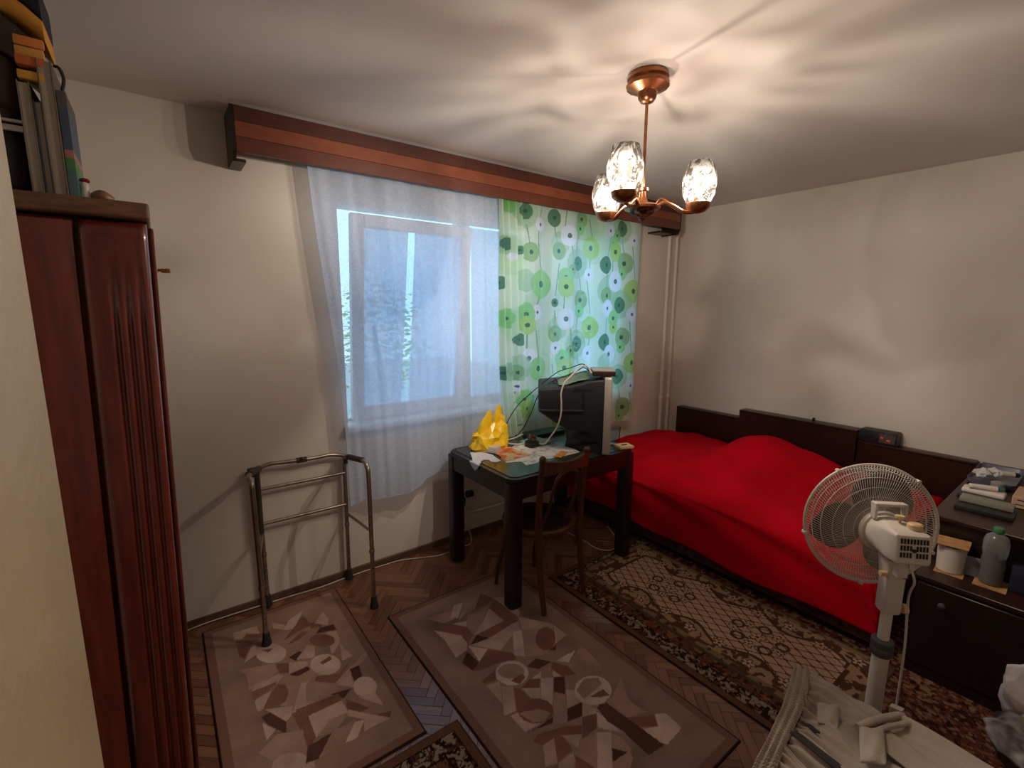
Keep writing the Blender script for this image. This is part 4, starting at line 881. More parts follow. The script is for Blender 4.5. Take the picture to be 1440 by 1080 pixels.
b = MB(); b.lathe([(.034, .02), (.034, .05), (.024, .07), (.0235, .60)], (1.79, .36, 0), 20); b.build('lower_pole', M_white, fan)
b = MB(); b.lathe([(.026, .588), (.031, .594), (.031, .612), (.028, .618), (.031, .624), (.031, .640), (.024, .646)], (1.79, .36, 0), 20); b.build('height_collar', M_grey, fan)
b = MB(); b.tube([(1.79, .36, .60), (1.79, .36, .80)], .0165, 14); b.build('upper_pole', M_white, fan)
b = MB(); b.loft([[Vector((1.79, .36, 0))+Vector((c*math.cos(FA-math.pi/2)-s_*math.sin(FA-math.pi/2), c*math.sin(FA-math.pi/2)+s_*math.cos(FA-math.pi/2), z)) for c, s_ in rounded(-w_, w_, -d_, d_, .010, 3)] for z, w_, d_ in ((.745, .024, .022), (.750, .027, .025), (.86, .027, .026), (.895, .030, .030), (.93, .034, .034))]); b.build('neck', M_white, fan)
kn = Vector((1.79, .36, .757))+rt*.047-ax_*.0
b = MB(); b.tube([Vector((1.79, .36, .757))+rt*.025, kn], .006, 8); b.lathe([(.008, -.009), (.015, -.007), (.015, .007), (.008, .009)], seg=14, M=Matrix.Translation(kn) @ Matrix.Rotation(FA-math.pi/2, 4, 'Z') @ Matrix.Rotation(math.pi/2, 4, 'Y')); b.build('height_knob', M_cream, fan)
p0 = Vector((1.79, .36, .880)); b = MB(); b.tube([p0-rt*.028-ax_*.02, p0-rt*.048-ax_*.02], .009, 10); b.build('tilt_screw', M_cream, fan)
b = MB(); b.ball(p0+rt*.018-ax_*.030, .009, seg=8); b.build('pivot_bolt', M_grey, fan)
# motor housing: round front flange, body narrowing to a boxy rear
b = MB(); b.lathe([(.02, -.085), (.066, -.082), (.070, -.072), (.066, -.060), (.02, -.056)], seg=28, M=MZ)
b.build('motor_flange', M_white, fan)
b = MB(); rgs = []
for y_, w_, h0, h1, r_ in ((-.080, .058, -.058, .058, .056), (-.115, .058, -.056, .058, .050), (-.150, .055, -.052, .056, .030), (-.180, .052, -.050, .050, .014), (-.222, .048, -.046, .044, .010), (-.226, .044, -.042, .040, .010)):
    rgs.append([MF @ Vector((c, y_, s_)) for c, s_ in rounded(-w_, w_, h0, h1, r_, 4)])
b.loft(rgs); b.build('motor_housing', M_white, fan)
b = MB()
for row in range(3):
    for k in range(9):
        if row and k in (4,) : continue
        x = -.034+k*.0085; b.box(x-.0022, x+.0022, -.2285, -.2255, .018-row*.021, .033-row*.021, rot=MF)
b.lathe([(.006, -.2295), (.006, -.2260)], seg=10, M=MZ @ Matrix.Translation((0, .002, 0)))
b.build('vent_slots', M_black, fan, smooth=False)
b = MB()
for x in (-.046, .040): b.box(x, x+.008, -.112, -.085, .050, .100, bevel=.002, seg=1, rot=MF)
b.box(-.046, .048, -.114, -.082, .094, .104, bevel=.003, seg=1, rot=MF); b.build('carry_handle', M_white, fan)
b = MB(); b.lathe([(.004, 0), (.004, .018), (.013, .020), (.013, .026), (.004, .027)], seg=12, M=MF @ Matrix.Translation((.002, -.150, .053))); b.build('swing_knob', M_cream, fan)
b = MB(); b.lathe([(.020, 0), (.020, .014), (.016, .018)], seg=16, M=MF @ Matrix.Translation((.026, -.180, .049))); b.build('speed_knob', M_cream, fan)
b = MB(); b.box(-.014, .014, -.185, -.140, -.105, -.046, bevel=.004, rot=MF); b.box(.014, .030, -.19, -.17, -.075, -.042, bevel=.003, rot=MF); b.build('pivot_block', M_white, fan)
GR = .204
def cage(dep_c, dep_r, rc):
    b = MB(); nw = 140
    for k in range(nw):
        pts = []
        for j in range(7):
            s = j/6; r = rc+(GR-rc)*s; d_ = dep_r+(dep_c-dep_r)*(1-s**3.2); a = 2*math.pi*k/nw+.34*(1-s)
            pts.append(MF @ Vector((r*math.cos(a), d_, r*math.sin(a))))
        b.tube(pts, .0009, 4, cap=False)
    for s in (.12, .34, .55, .76, .9):
        r = rc+(GR-rc)*s; d_ = dep_r+(dep_c-dep_r)*(1-s**3.2)
        b.tube([MF @ Vector((r*math.cos(2*math.pi*k/64), d_, r*math.sin(2*math.pi*k/64))) for k in range(65)], .0009 if s < .7 else .0014, 4, cap=False)
    return b
o = cage(-.060, -.006, .062).build('rear_guard', M_white, fan)
o = cage(.075, .006, .040).build('front_guard', M_white, fan)
b = MB(); b.tube([MF @ Vector((GR*math.cos(2*math.pi*k/72), 0, GR*math.sin(2*math.pi*k/72))) for k in range(73)], .0058, 8, cap=False)
for k in range(5):
    a = 2*math.pi*k/5+.4; b.lathe([(.005, -.012), (.007, -.010), (.007, .010), (.005, .012)], seg=8, M=MZ @ Matrix.Rotation(a, 4, 'Z') @ Matrix.Translation((GR+.003, 0, 0)))
b.build('guard_rim', M_white, fan)
b = MB(); b.lathe([(.005, .06), (.041, .074), (.042, .080), (.005, .086)], seg=24, M=MZ); b.build('badge_disc', M_white, fan)
b = MB(); b.lathe([(.008, -.055), (.026, -.028), (.028, .028), (.020, .038), (.006, .042)], seg=20, M=MZ); b.build('blade_hub', M_fanblade, fan)
for a0 in (69, 189, 309):
    A_ = math.radians(a0); b = MB(); n = 12; rows = []
    for i in range(n+1):
        s = i/n; r = .022+s*.155; hw = .030+.058*math.sin(min(1, s*1.08)*math.pi*.62)**1.2 if s < .999 else .03
        hw = .018+.070*math.sin(math.pi*min(.98, .12+s*.80)); row = []
        for j in range(9):
            q_ = j/8*2-1; t_ = q_*hw
            row.append((r+.012*(1-q_*q_), t_, q_*.016+.004))
        rows.append(row)
    R2 = Matrix.Rotation(-A_, 4, 'Y')
    V = [[b.bm.verts.new(MF @ (R2 @ Vector((p[0], p[2], p[1])))) for p in row] for row in rows]
    for r0, r1 in zip(V, V[1:]):
        for j in range(8): b.bm.faces.new((r0[j], r0[j+1], r1[j+1], r1[j]))
    o = b.build('blade', M_fanblade, fan); md = o.modifiers.new('thickness', 'SOLIDIFY'); md.thickness = .002
b = MB(); s0 = MF @ Vector((.022, -.18, -.07))
b.tube(bez([s0, s0+Vector((.014, -.012, -.05)), (1.855, .325, .78), (1.868, .318, .60), (1.862, .315, .40), (1.862, .316, .20), (1.855, .30, .05), (1.82, .24, .0035), (1.74, .14, .0035), (1.68, -.10, .0035), (1.70, -.60, .0035)], 8), .0036, 8); b.build('power_cord', M_cable_w, fan)

# ------------------------------------------------------------------ trousers on a bench, bundle on a stool
t = thing('bench', (1.36, .02, 0), 'low bench carrying the crumpled beige trousers, bottom right', 'bench')
b = MB(); b.box(1.16, 1.60, -.50, .43, .395, .468, bevel=.02, seg=3); b.build('seat', M_floral, t)
for x in (1.18, 1.54):
    for y in (-.47, .36):
        b = MB(); b.tube([(x+.02, y+.02, .001), (x+.02, y+.02, .394)], [.016, .022], 10); b.build('leg', M_walnut, t)
tr = thing('trousers', (1.40, .20, .48), 'crumpled beige trousers with a gathered waistband, lying at the bottom right', 'trousers')
def cloth_patch(x_fn, nx, ny, z_fn, name, m, parent, thick=.006):
    u = np.linspace(0, 1, nx)[None, :]*np.ones((ny, 1)); v = np.linspace(0, 1, ny)[:, None]*np.ones((1, nx))
    X, Y = x_fn(u, v); Z = z_fn(u, v, X, Y); o = sheet(name, m, X, Y, Z, parent=parent)
    md = o.modifiers.new('thickness', 'SOLIDIFY'); md.thickness = thick; md.offset = -1; return o
def curve(pts, u):
    P = np.array(pts); s = np.linspace(0, 1, len(P)); return np.interp(u, s, P[:, 0]), np.interp(u, s, P[:, 1])
W_OUT = [(1.588, .542), (1.517, .524), (1.413, .499), (1.334, .486), (1.232, .469), (1.153, .459), (1.06, .445)]
W_IN = [(1.631, .504), (1.540, .471), (1.444, .449), (1.359, .438), (1.285, .429), (1.230, .420), (1.12, .400)]
EDGE_R = [(1.631, .504), (1.663, .477), (1.664, .422), (1.664, .374), (1.662, .312), (1.66, .24), (1.655, .17), (1.645, .05), (1.62, -.15), (1.60, -.30)]
EDGE_L = [(1.12, .400), (1.10, .33), (1.09, .25), (1.08, .15), (1.08, .05), (1.08, -.05), (1.08, -.1), (1.08, -.2), (1.08, -.25), (1.08, -.30)]
def drop(X):    # rounding over the bench edge
    return -.030*np.clip((X-1.622)/.042, 0, 1)**2
def wb(u, v):
    ax0, ay0 = curve(W_OUT, u); bx0, by0 = curve(W_IN, u); return ax0+(bx0-ax0)*v, ay0+(by0-ay0)*v
cloth_patch(wb, 300, 24, lambda u, v, X, Y: .513+.0075*np.sin(u*2*math.pi*44+v*2)*(np.sin(v*math.pi*3)**2*.9+.1)+.0055*np.abs(np.sin(v*math.pi*3))-.026*np.clip((.18-v)/.18, 0, 1)**2+drop(X)*.4, 'waistband', M_linen, tr)
def body(u, v):
    ax0, ay0 = curve(W_IN, u); rx, ry = curve(EDGE_R, v); lx_, ly_ = curve(EDGE_L, v)
    ex, ey = rx+(lx_-rx)*u, ry+(ly_-ry)*u; k = np.clip(1-v*2.2, 0, 1)**1.3
    bx, by = ax0, ay0-(.504-ry); return ex*(1-k)+bx*k, np.minimum(ey*(1-k)+by*k, ay0)
def bodyz(u, v, X, Y):
    g = .007*np.sin(u*2*math.pi*19+np.sin(v*9))*np.exp(-v*9)
    f = .012*np.sin(u*13+v*5+.6)*np.clip(v*5, 0, 1)+.008*np.sin(u*27-v*8)+.006*np.sin(u*9+v*21)
    f2 = -.016*np.exp(-((u-.50-.10*v)/.018)**2)*np.exp(-((v-.16)/.14)**2)-.014*np.exp(-((u-.66-.08*v)/.02)**2)*np.exp(-((v-.18)/.16)**2)
    r2 = .016*(.5-np.abs(np.sin(u*10+v*7+2*np.sin(v*4))))+.010*(.5-np.abs(np.sin(u*19-v*11+1.2)))
    return .503+g*1.6+f*.9+r2*np.clip(v*4, .25, 1)+f2*1.2+drop(X)
cloth_patch(body, 180, 170, bodyz, 'trouser_body', M_linen, tr)
# patch pocket, folded-over leg with its rolled cuff, loop strap, dark strips that paint in the fold shadows
def quad(c, z, lift, name, m, nx=30, ny=30, thick=.004, wav=.004, fold=0.0):
    c = [np.array(p) for p in c]
    return cloth_patch(lambda u, v: tuple((c[0][i]*(1-u)*(1-v)+c[1][i]*u*(1-v)+c[2][i]*u*v+c[3][i]*(1-u)*v) for i in (0, 1)), nx, ny,
                       lambda u, v, X, Y: z+lift*np.sin(u*math.pi)**.5*np.sin(v*math.pi)**.4+wav*np.sin(u*9+v*4)+fold*(.6-np.abs(np.sin(u*5.2+v*3.1+1.3*np.sin(v*5+u*2))))+fold*.5*(.5-np.abs(np.sin(u*11-v*4+.7)))+drop(X), name, m, tr, thick)
quad([(1.500, .430), (1.538, .388), (1.440, .360), (1.428, .404)], .513, .007, 'patch_pocket', M_linen, wav=.002)
quad([(1.325, .440), (1.345, .428), (1.330, .312), (1.305, .312)], .512, .002, 'fold_shadow_strip', M_foldshadow, wav=.001)
quad([(1.386, .434), (1.396, .410), (1.392, .385), (1.380, .395)], .514, .002, 'fold_shadow_strip', M_foldshadow, wav=.001)
quad([(1.480, .318), (1.655, .268), (1.625, -.28), (1.30, -.28)], .520, .012, 'folded_leg', M_linen, 90, 90, wav=.006, fold=.013)
b = MB(); P = bez([(1.478, .322, .532), (1.53, .300, .541), (1.60, .272, .536), (1.645, .262, .520)], 8); b.tube(P, [.0105]*len(P), 10); P2 = [p+Vector((-.012, -.024, .002)) for p in P]; b.tube(P2, [.007]*len(P2), 8); b.build('rolled_cuff', M_linen, tr)
quad([(1.470, .316), (1.512, .276), (1.392, .238), (1.352, .280)], .540, .010, 'loop_strap', M_linen, wav=.002)
b = MB(); b.loft([[Vector(MB_) for MB_ in ((1.636, .292, z), (1.655, .290, z), (1.660, .262, z), (1.640, .264, z))] for z in (.505, .535)]); b.build('belt_tab', M_linen, tr)

t = thing('stool', (1.90, -.14, 0), 'round stool under the white cloth bundle at the right edge', 'stool')
b = MB(); b.lathe([(.02, .40), (.17, .402), (.178, .415), (.178, .445), (.165, .455), (.02, .457)], (1.92, -.085, 0), 28); b.build('seat', M_walnut, t)
for k in range(3):
    a = k*2.094+.4; b = MB(); b.tube([(1.92+.15*math.cos(a), -.085+.15*math.sin(a), .0095), (1.92+.12*math.cos(a), -.085+.12*math.sin(a), .401)], [.014, .019], 10); b.build('leg', M_walnut, t)
t = thing('cloth_bundle', (1.95, -.04, .458), 'white cloth bundle with a grey printed cloth below it, cut by the right edge', 'cloth')
def blob(c, sc, seed, amp):
    b = MB(); b.ball((0, 0, 0), 1.0, seg=36)
    from mathutils import noise as mn
    for v in b.bm.verts:
        p = v.co.copy(); d = 1+amp*mn.noise(p*1.7+Vector((seed, 0, 0)))+amp*.5*mn.noise(p*4+Vector((0, seed, 0)))
        v.co = Vector((c[0]+p.x*sc[0]*d, c[1]+p.y*sc[1]*d, c[2]+p.z*sc[2]*d))
    return b
M_wcloth = mat('white_cloth', (214, 206, 204), rough=.95, var=.05, bump=.25, bscale=160)
M_pcloth = mat('grey_printed_cloth', (190, 184, 190), rough=.95, rgb2=(60, 58, 66), scale=24, detail=1)
b = blob((1.985, .020, .552), (.118, .085, .088), 3.1, .28); b.build('white_cloth', M_wcloth, t)
b = blob((1.835, .030, .507), (.10, .085, .045), 5.3, .25); b.build('printed_cloth', M_pcloth, t)
b = blob((1.87, -.050, .540), (.14, .09, .07), 8.1, .25); b.build('cream_cloth', M_linen, t)

# ------------------------------------------------------------------ things on the table
Z0 = .7802
t = thing('carrier_bag', (1.68, 2.48, Z0), 'crumpled yellow plastic carrier bag on the table by the window', 'bag')
from mathutils import noise as mn
b = MB(); rows = []
for li, (z, s) in enumerate([(0, .93), (.022, 1.05), (.055, 1.02), (.090, 1.0), (.122, .84), (.150, .66), (.172, .46), (.182, .20)]):
    ring = []
    for k in range(22):
        a = 2*math.pi*(k+.5*(li % 2))/22; p = Vector((math.cos(a), math.sin(a), z*6))
        w_ = 1+.26*mn.noise(p*1.5)+.30*mn.noise(p*4.1+Vector((5, 2, 1)))
        ring.append(Vector((1.692+.022*z/.2+.135*s*w_*math.cos(a), 2.478+.085*s*w_*math.sin(a), Z0+.002+z+(.030*mn.noise(p*3.3) if z > 0 else 0))))
    rows.append(ring)
b.loft(rows); bmesh.ops.triangulate(b.bm, faces=b.bm.faces[:]); b.build('bag_body', M_yellow, t, smooth=False)
def ear(base, tip, w0, seed):
    b = MB(); base, tip = Vector(base), Vector(tip); n = 6; rr = []
    for i in range(n):
        s = i/(n-1); c = base.lerp(tip, s); w_ = w0*(1-.78*s); ring = []
        for k in range(8):
            a = 2*math.pi*k/8; d = 1+.6*mn.noise(Vector((math.cos(a)*2.5, s*4, seed)))
            ring.append(c+Vector((w_*math.cos(a)*d, w_*.34*math.sin(a)*d, .010*math.sin(a*3+s*5))))
        rr.append(ring)
    b.loft(rr); bmesh.ops.triangulate(b.bm, faces=b.bm.faces[:]); return b
ear((1.748, 2.462, .905), (1.738, 2.452, 1.068), .068, 1.2).build('bag_handle', M_yellow, t, smooth=False)
ear((1.632, 2.462, .890), (1.668, 2.450, 1.042), .074, 4.2).build('bag_handle', M_yellow, t, smooth=False)
b = MB(); b.prism([(1.475, 2.36), (1.525, 2.468), (1.60, 2.472), (1.612, 2.45), (1.603, 2.40), (1.615, 2.34), (1.600, 2.285), (1.590, 2.222), (1.555, 2.212), (1.532, 2.238), (1.540, 2.275), (1.520, 2.295), (1.490, 2.285), (1.470, 2.255), (1.44, 2.235), (1.438, 2.30)], 'z', Z0+.0003, Z0+.0022)
b.loft([[Vector((x, y, z)) for y, z in ((2.330, .778), (2.300, .752), (2.268, .738), (2.245, .752), (2.225, .778))] for x in (1.4340, 1.4375)])
b.loft([[Vector(p) for p in ((1.436, 2.228, .7805), (1.436, 2.33, .7805), (1.436, 2.33, .775), (1.436, 2.228, .775))], [Vector(p) for p in ((1.446, 2.228, .7825), (1.446, 2.33, .7825), (1.446, 2.33, .7805), (1.446, 2.228, .7805))]])
tag(b.build('crochet_doily', M_doily, smooth=False), 'white crochet doily hanging over the left edge of the table', 'doily')
b = MB(); b.obox((1.645, 2.395, Z0+.0235), (.10, .065, .042), math.radians(-62), bevel=.006)
o = b.build('mains_adapter', M_white); tag(o, 'small white mains adapter box beside the yellow bag', 'adapter')
b = MB(); b.prism([(1.597, 2.170), (1.684, 2.132), (1.662, 2.062), (1.751, 2.058), (1.800, 2.097), (1.926, 2.058), (2.105, 2.060), (2.125, 2.125), (2.085, 2.36), (1.975, 2.467), (1.829, 2.412), (1.70, 2.34), (1.62, 2.26)], 'z', Z0+.0004, Z0+.0018)
def printed_paper(name, base, ink, scale, thr):
    m, nt, bs, out = new_mat(name); tc = N(nt, 'ShaderNodeTexCoord'); nz = N(nt, 'ShaderNodeTexNoise', Scale=scale, Detail=5.0); nt.links.new(tc.outputs['Object'], nz.inputs['Vector'])
    cr = N(nt, 'ShaderNodeValToRGB'); cr.color_ramp.elements[0].position = thr-.06; cr.color_ramp.elements[1].position = thr+.06; cr.color_ramp.elements[0].color = (*lin(ink), 1); cr.color_ramp.elements[1].color = (*lin(base), 1)
    nt.links.new(nz.outputs['Fac'], cr.inputs['Fac']); nt.links.new(cr.outputs[0], bs.inputs['Base Color']); bs.inputs['Roughness'].default_value = .7; return m
tag(b.build('paper_sheet', printed_paper('pale_printed_paper', (216, 214, 204), (160, 162, 158), 26, .42), smooth=False), 'large pale printed paper sheet spread on the table in front of the television', 'paper')
b = MB(); b.prism([(1.640, 2.345), (1.609, 2.186), (1.806, 2.193), (1.790, 2.300), (1.800, 2.405), (1.735, 2.430)], 'z', Z0+.0024, Z0+.0070)
tag(b.build('magazine', printed_paper('orange_print', (206, 172, 132), (196, 84, 20), 16, .47), smooth=False), 'tan and orange magazine lying against the yellow bag', 'magazine')
b = MB(); b.obox((1.965, 2.085, Z0+.006), (.13, .05, .006), math.radians(25), bevel=.002); tag(b.build('orange_wrapper', mat('orange_wrapper', (214, 160, 84), rough=.5, rgb2=(196, 124, 40), scale=20)), 'small orange wrapper on the paper sheet near the chair', 'wrapper')
t = thing('trinket_box', (1.935, 2.335, Z0), 'small black box heaped with brown bits, on the paper sheet', 'box')
b = MB(); b.prism(rounded(1.892, 1.972, 2.300, 2.372, .015, 3), 'z', Z0+.0020, Z0+.042, bevel=.003); b.build('box', M_black, t)
for i in range(9):
    b = MB(); a = i*2.4; r = .024*math.sqrt(i/9); b.obox((1.932+r*math.cos(a), 2.336+r*math.sin(a), Z0+.050+.028*(1-i/9)), (.028, .020, .016), a, bevel=.004, rx=.5*math.sin(i), ry=.4*math.cos(i*2)); b.build('brown_piece', mat('brown_sweet', (110, 64, 44), rough=.45, rgb2=(66, 34, 24), scale=40) if i == 0 else bpy.data.materials['brown_sweet'], t)
b = MB(); b.prism([(2.02, 2.47), (2.06, 2.605), (2.36, 2.60), (2.36, 2.47)], 'z', Z0+.0006, Z0+.022, bevel=.003); tag(b.build('flat_folder', mat('dark_green_folder', (40, 66, 52), rough=.45)), 'dark green flat folder on the table behind the television', 'folder')
b = MB(); rows = []
for i in range(14):
    row = []
    for j in range(12): row.append(b.bm.verts.new((1.945+.17*i/13-.03*j/11, 2.30+.15*j/11, Z0+.012+.012*abs(mn.noise(Vector((i*.6, j*.7, 2))))+.02*abs(mn.noise(Vector((i*.3, j*.35, 7)))))))
    rows.append(row)
for r0, r1 in zip(rows, rows[1:]):
    for j in range(11): b.bm.faces.new((r0[j], r0[j+1], r1[j+1], r1[j]))
o = b.build('plastic_film', mat('greenish_film', (150, 172, 156), rough=.25)); md = o.modifiers.new('thickness', 'SOLIDIFY'); md.thickness = .0012; tag(o, 'crumpled greenish plastic film beside the foot of the television', 'film')
t = thing('glass_jar', (2.44, 2.05, Z0), 'empty clear glass tumbler at the back of the table, right of the television', 'glass')
b = MB(); b.lathe([(.030, Z0+.0005), (.034, Z0+.006), (.040, Z0+.125), (.0385, Z0+.125), (.032, Z0+.010), (.002, Z0+.009)], (2.435, 2.055, 0), 24); b.build('tumbler', M_glass, t)
t = thing('note_pad', (2.43, 1.965, Z0), 'cream note pad on the right end of the table', 'pad')
b = MB(); b.obox((2.425, 1.962, Z0+.0085), (.105, .085, .016), math.radians(-18), bevel=.001, seg=1); b.build('pages', mat('cream_paper', (226, 200, 150), rough=.9, var=.04), t)
b = MB(); b.tube([(2.400, 1.960, Z0+.0205), (2.445, 1.955, Z0+.0205)], .0035, 8); b.build('pen_stub', M_walnut, t)
# cables of the television
b = MB(); b.tube(bez([(2.118, 1.990, 1.303), (2.108, 2.020, 1.345), (2.075, 2.045, 1.338), (2.008, 2.060, 1.285), (1.962, 2.064, 1.251), (1.936, 2.066, 1.188), (1.938, 2.064, 1.12), (1.940, 2.070, 1.044), (1.938, 2.100, .962), (1.938, 2.156, .892), (1.965, 2.25, .815), (1.985, 2.36, .790), (1.955, 2.41, .789), (1.88, 2.41, .789), (1.835, 2.46, .789), (1.86, 2.53, .789), (1.95, 2.55, .789), (2.02, 2.545, .806)], 8), .0052, 8)
tag(b.build('aerial_cable', M_cable_w), 'thick white aerial cable looping from the television top down onto the table', 'cable')
b = MB(); b.tube(bez([(2.148, 2.024, 1.303), (2.140, 2.085, 1.350), (2.114, 2.164, 1.322), (2.076, 2.235, 1.293), (2.041, 2.291, 1.247), (2.004, 2.348, 1.189), (1.954, 2.39, 1.131), (1.90, 2.44, 1.06), (1.865, 2.49, .969), (1.862, 2.55, .87), (1.88, 2.585, .79), (1.94, 2.60, .786)], 8), .0032, 6)
tag(b.build('signal_cable', M_cable_d), 'thin dark cable falling from the receiver box to the yellow bag', 'cable')
b = MB(); b.tube(bez([(2.172, 2.053, 1.303), (2.160, 2.10, 1.325), (2.144, 2.139, 1.302), (2.109, 2.194, 1.269), (2.067, 2.243, 1.240), (2.035, 2.32, 1.19), (2.014, 2.379, 1.109), (1.979, 2.408, .992), (1.965, 2.47, .88), (1.985, 2.585, .786), (2.01, 2.615, .7862)], 8), .0032, 6)
tag(b.build('signal_cable', M_cable_d), 'thin dark cable dropping behind the television to the table', 'cable')
b = MB(); b.tube(bez([(-.03, 2.808, .006), (.09, 2.808, .0125), (.446, 2.806, .006), (.642, 2.792, .006), (.80, 2.803, .006), (.947, 2.806, .006), (1.08, 2.800, .006), (1.169, 2.79, .006), (1.30, 2.735, .006), (1.42, 2.69, .006), (1.56, 2.70, .006), (1.655, 2.70, .006), (1.70, 2.745, .02), (1.69, 2.77, .10), (1.672, 2.775, .24), (1.66, 2.775, .50), (1.68, 2.66, .775), (1.70, 2.632, .792), (1.70, 2.60, .792)], 8), .0038, 6)
tag(b.build('extension_lead', M_cable_w), 'white lead running along the skirting under the walking frame to the table', 'cable')
b = MB(); b.tube(bez([(2.30, 2.632, .792), (2.33, 2.640, .775), (2.36, 2.645, .5), (2.37, 2.64, .10), (2.365, 2.55, .006), (2.365, 2.256, .006), (2.355, 2.136, .006), (2.365, 2.060, .0125), (2.416, 2.025, .0125), (2.50, 2.045, .0125), (2.60, 2.15, .006), (2.685, 2.30, .006)], 8), .0038, 6)
tag(b.build('power_lead', M_cable_w), 'white lead lying on the floor under the table towards the bed', 'cable')

# ------------------------------------------------------------------ things on the headboard and the cabinet
t = thing('radio', (4.15, 1.02, .735), 'black clock radio with a dim display on the headboard', 'radio')
b = MB(); b.box(4.095, 4.195, .905, 1.125, .7355, .835, bevel=.008); b.build('case', M_black, t)
b = MB(); b.box(4.0925, 4.097, .915, 1.01, .752, .818, bevel=.002, seg=1); d = b.build('front_panel', mat('grey_radio_panel', (88, 80, 78), rough=.4), t)
m_led, nt_, bs_, ou_ = new_mat('red_display'); bs_.inputs['Base Color'].default_value = (.2, .01, .01, 1); bs_.inputs['Emission Color'].default_value = (1, .08, .06, 1); bs_.inputs['Emission Strength'].default_value = .35
b = MB(); b.box(4.0915, 4.093, .985, 1.000, .785, .795); b.box(4.0915, 4.093, .945, .965, .770, .780); b.build('display', m_led, d, smooth=False)
b = MB(); b.lathe([(.010, .8155), (.012, .826), (.010, .836), (.004, .842)], (4.15, 1.46, 0), 12); tag(b.build('small_stopper', M_black), 'small dark stopper standing on the tall headboard', 'stopper')
TZ2 = .7285
t = thing('plastic_tray', (3.75, .38, TZ2), 'shallow blue plastic tray with papers at the back of the cabinet', 'tray')
b = MB(); P0 = rounded(3.62, 4.05, .275, .470, .03, 4); cxm, cym = 3.835, .372
b.loft([[Vector((cxm+(x-cxm)*s, cym+(y-cym)*s, z)) for x, y in P0] for s, z in ((.94, TZ2), (1.0, TZ2+.03), (.985, TZ2+.03), (.93, TZ2+.004))]); b.build('tray', mat('blue_tray', (104, 108, 132), rough=.3), t)
for i, (x, y, r_) in enumerate(((3.75, .42, .045), (3.80, .38, .035))):
    b = blob((x, y, TZ2+.040), (r_, r_*.8, .026), i*3.3, .4); tag(b.build('crumpled_tissue', M_paper), ('larger crumpled white tissue in the blue tray' if i == 0 else 'smaller crumpled white tissue at the front of the blue tray'), 'tissue')
def tube_(p0, p1, r, m1, m2, frac, label, name='ointment_tube'):
    p0, p1 = Vector(p0), Vector(p1); t = thing(name, p0, label, 'tube')
    b = MB(); b.tube([p0, p0.lerp(p1, .02), p0.lerp(p1, frac)], [r*.8, r, r], 12); b.build('tube_body', m1, t)
    b = MB(); b.tube([p0.lerp(p1, frac+.003), p1], [r*.9, r*.75], 12); b.build('cap', m2, t)
M_teal = mat('teal_plastic', (66, 108, 106), rough=.45)
tube_((3.78, .355, TZ2+.050), (3.83, .285, TZ2+.046), .016, M_white, M_black, .72, 'white tube with a black cap lying in the blue tray')
t = thing('folded_towel', (3.44, .37, TZ2), 'white folded towel on the cabinet under a white tube', 'towel')
b = MB(); b.obox((3.445, .37, TZ2+.014), (.085, .165, .026), .02, bevel=.011, seg=3); b.build('towel', M_wcloth, t)
tube_((3.405, .425, TZ2+.042), (3.465, .300, TZ2+.042), .014, M_white, M_teal, .80, 'white tube with a teal end lying on the folded towel')
b = MB(); b.obox((3.34, .365, TZ2+.008), (.075, .18, .014), 0, bevel=.005); tag(b.build('glasses_case', M_black), 'flat black case between the towel and the pale tablet box', 'case')
t = thing('flat_box', (3.19, .33, TZ2), 'flat pale green and grey box on top of a black case', 'box')
b = MB(); b.obox((3.205, .328, TZ2+.032), (.085, .19, .022), .03, bevel=.004); b.build('box', mat('pale_grey_box', (128, 122, 110), rough=.5, rgb2=(108, 116, 100), scale=8), t)
b = MB(); b.obox((3.150, .325, TZ2+.010), (.14, .205, .019), .02, bevel=.004); tag(b.build('black_case', M_black), 'black rectangular case lying at the front of the cabinet top', 'case')
t = thing('medicine_box', (3.42, .235, TZ2), 'beige printed medicine carton at the right edge, on the cabinet', 'box')
b = MB(); b.obox((3.44, .215, TZ2+.030), (.22, .085, .058), 0, bevel=.003, seg=1); b.build('carton', mat('beige_carton', (186, 154, 128), rough=.7, var=.05), t)
b = MB(); b.box(3.3290, 3.3297, .185, .245, TZ2+.018, TZ2+.022); b.box(3.3290, 3.3297, .195, .238, TZ2+.040, TZ2+.046); b.build('printed_lines', M_walnut, t, smooth=False)
b = MB(); b.lathe([(.026, TZ2), (.028, TZ2+.004), (.028, TZ2+.05), (.020, TZ2+.055)], (3.56, .335, 0), 18); tag(b.build('pill_jar', mat('grey_jar', (148, 148, 150), rough=.35)), 'small grey jar behind the medicine carton', 'jar')
# ledge: cup between cards, bottle on a card
LZ = .5003
def card(c, sx, sy, z, rz, label, bend=0.0):
    b = MB(); n = 9; V = []
    for i in range(n+1):
        s = i/n-.5; rows = []
        for zz_ in (0, .0025): 
            rows.append([(s*sx, -sy/2, zz_+bend*(4*s*s)), (s*sx, sy/2, zz_+bend*(4*s*s)*.6)])
        V.append([Vector(rows[0][0]), Vector(rows[0][1]), Vector(rows[1][1]), Vector(rows[1][0])])
    M = Matrix.Translation((c[0], c[1], z)) @ Matrix.Rotation(rz, 4, 'Z')
    b.loft([[M @ p for p in r_] for r_ in V]); return tag(b.build('cardboard_piece', M_card), label, 'cardboard')
card((2.862, .372), .15, .100, LZ, .06, 'tan cardboard square under the white cup')
t = thing('cup', (2.848, .374, LZ), 'white plastic cup on a tan card, covered by another card', 'cup')
b = MB(); b.lathe([(.044, LZ+.0028), (.047, LZ+.006), (.052, LZ+.128), (.0505, LZ+.128), (.046, LZ+.010), (.002, LZ+.009)], (2.848, .374, 0), 28); b.build('cup', M_white, t)
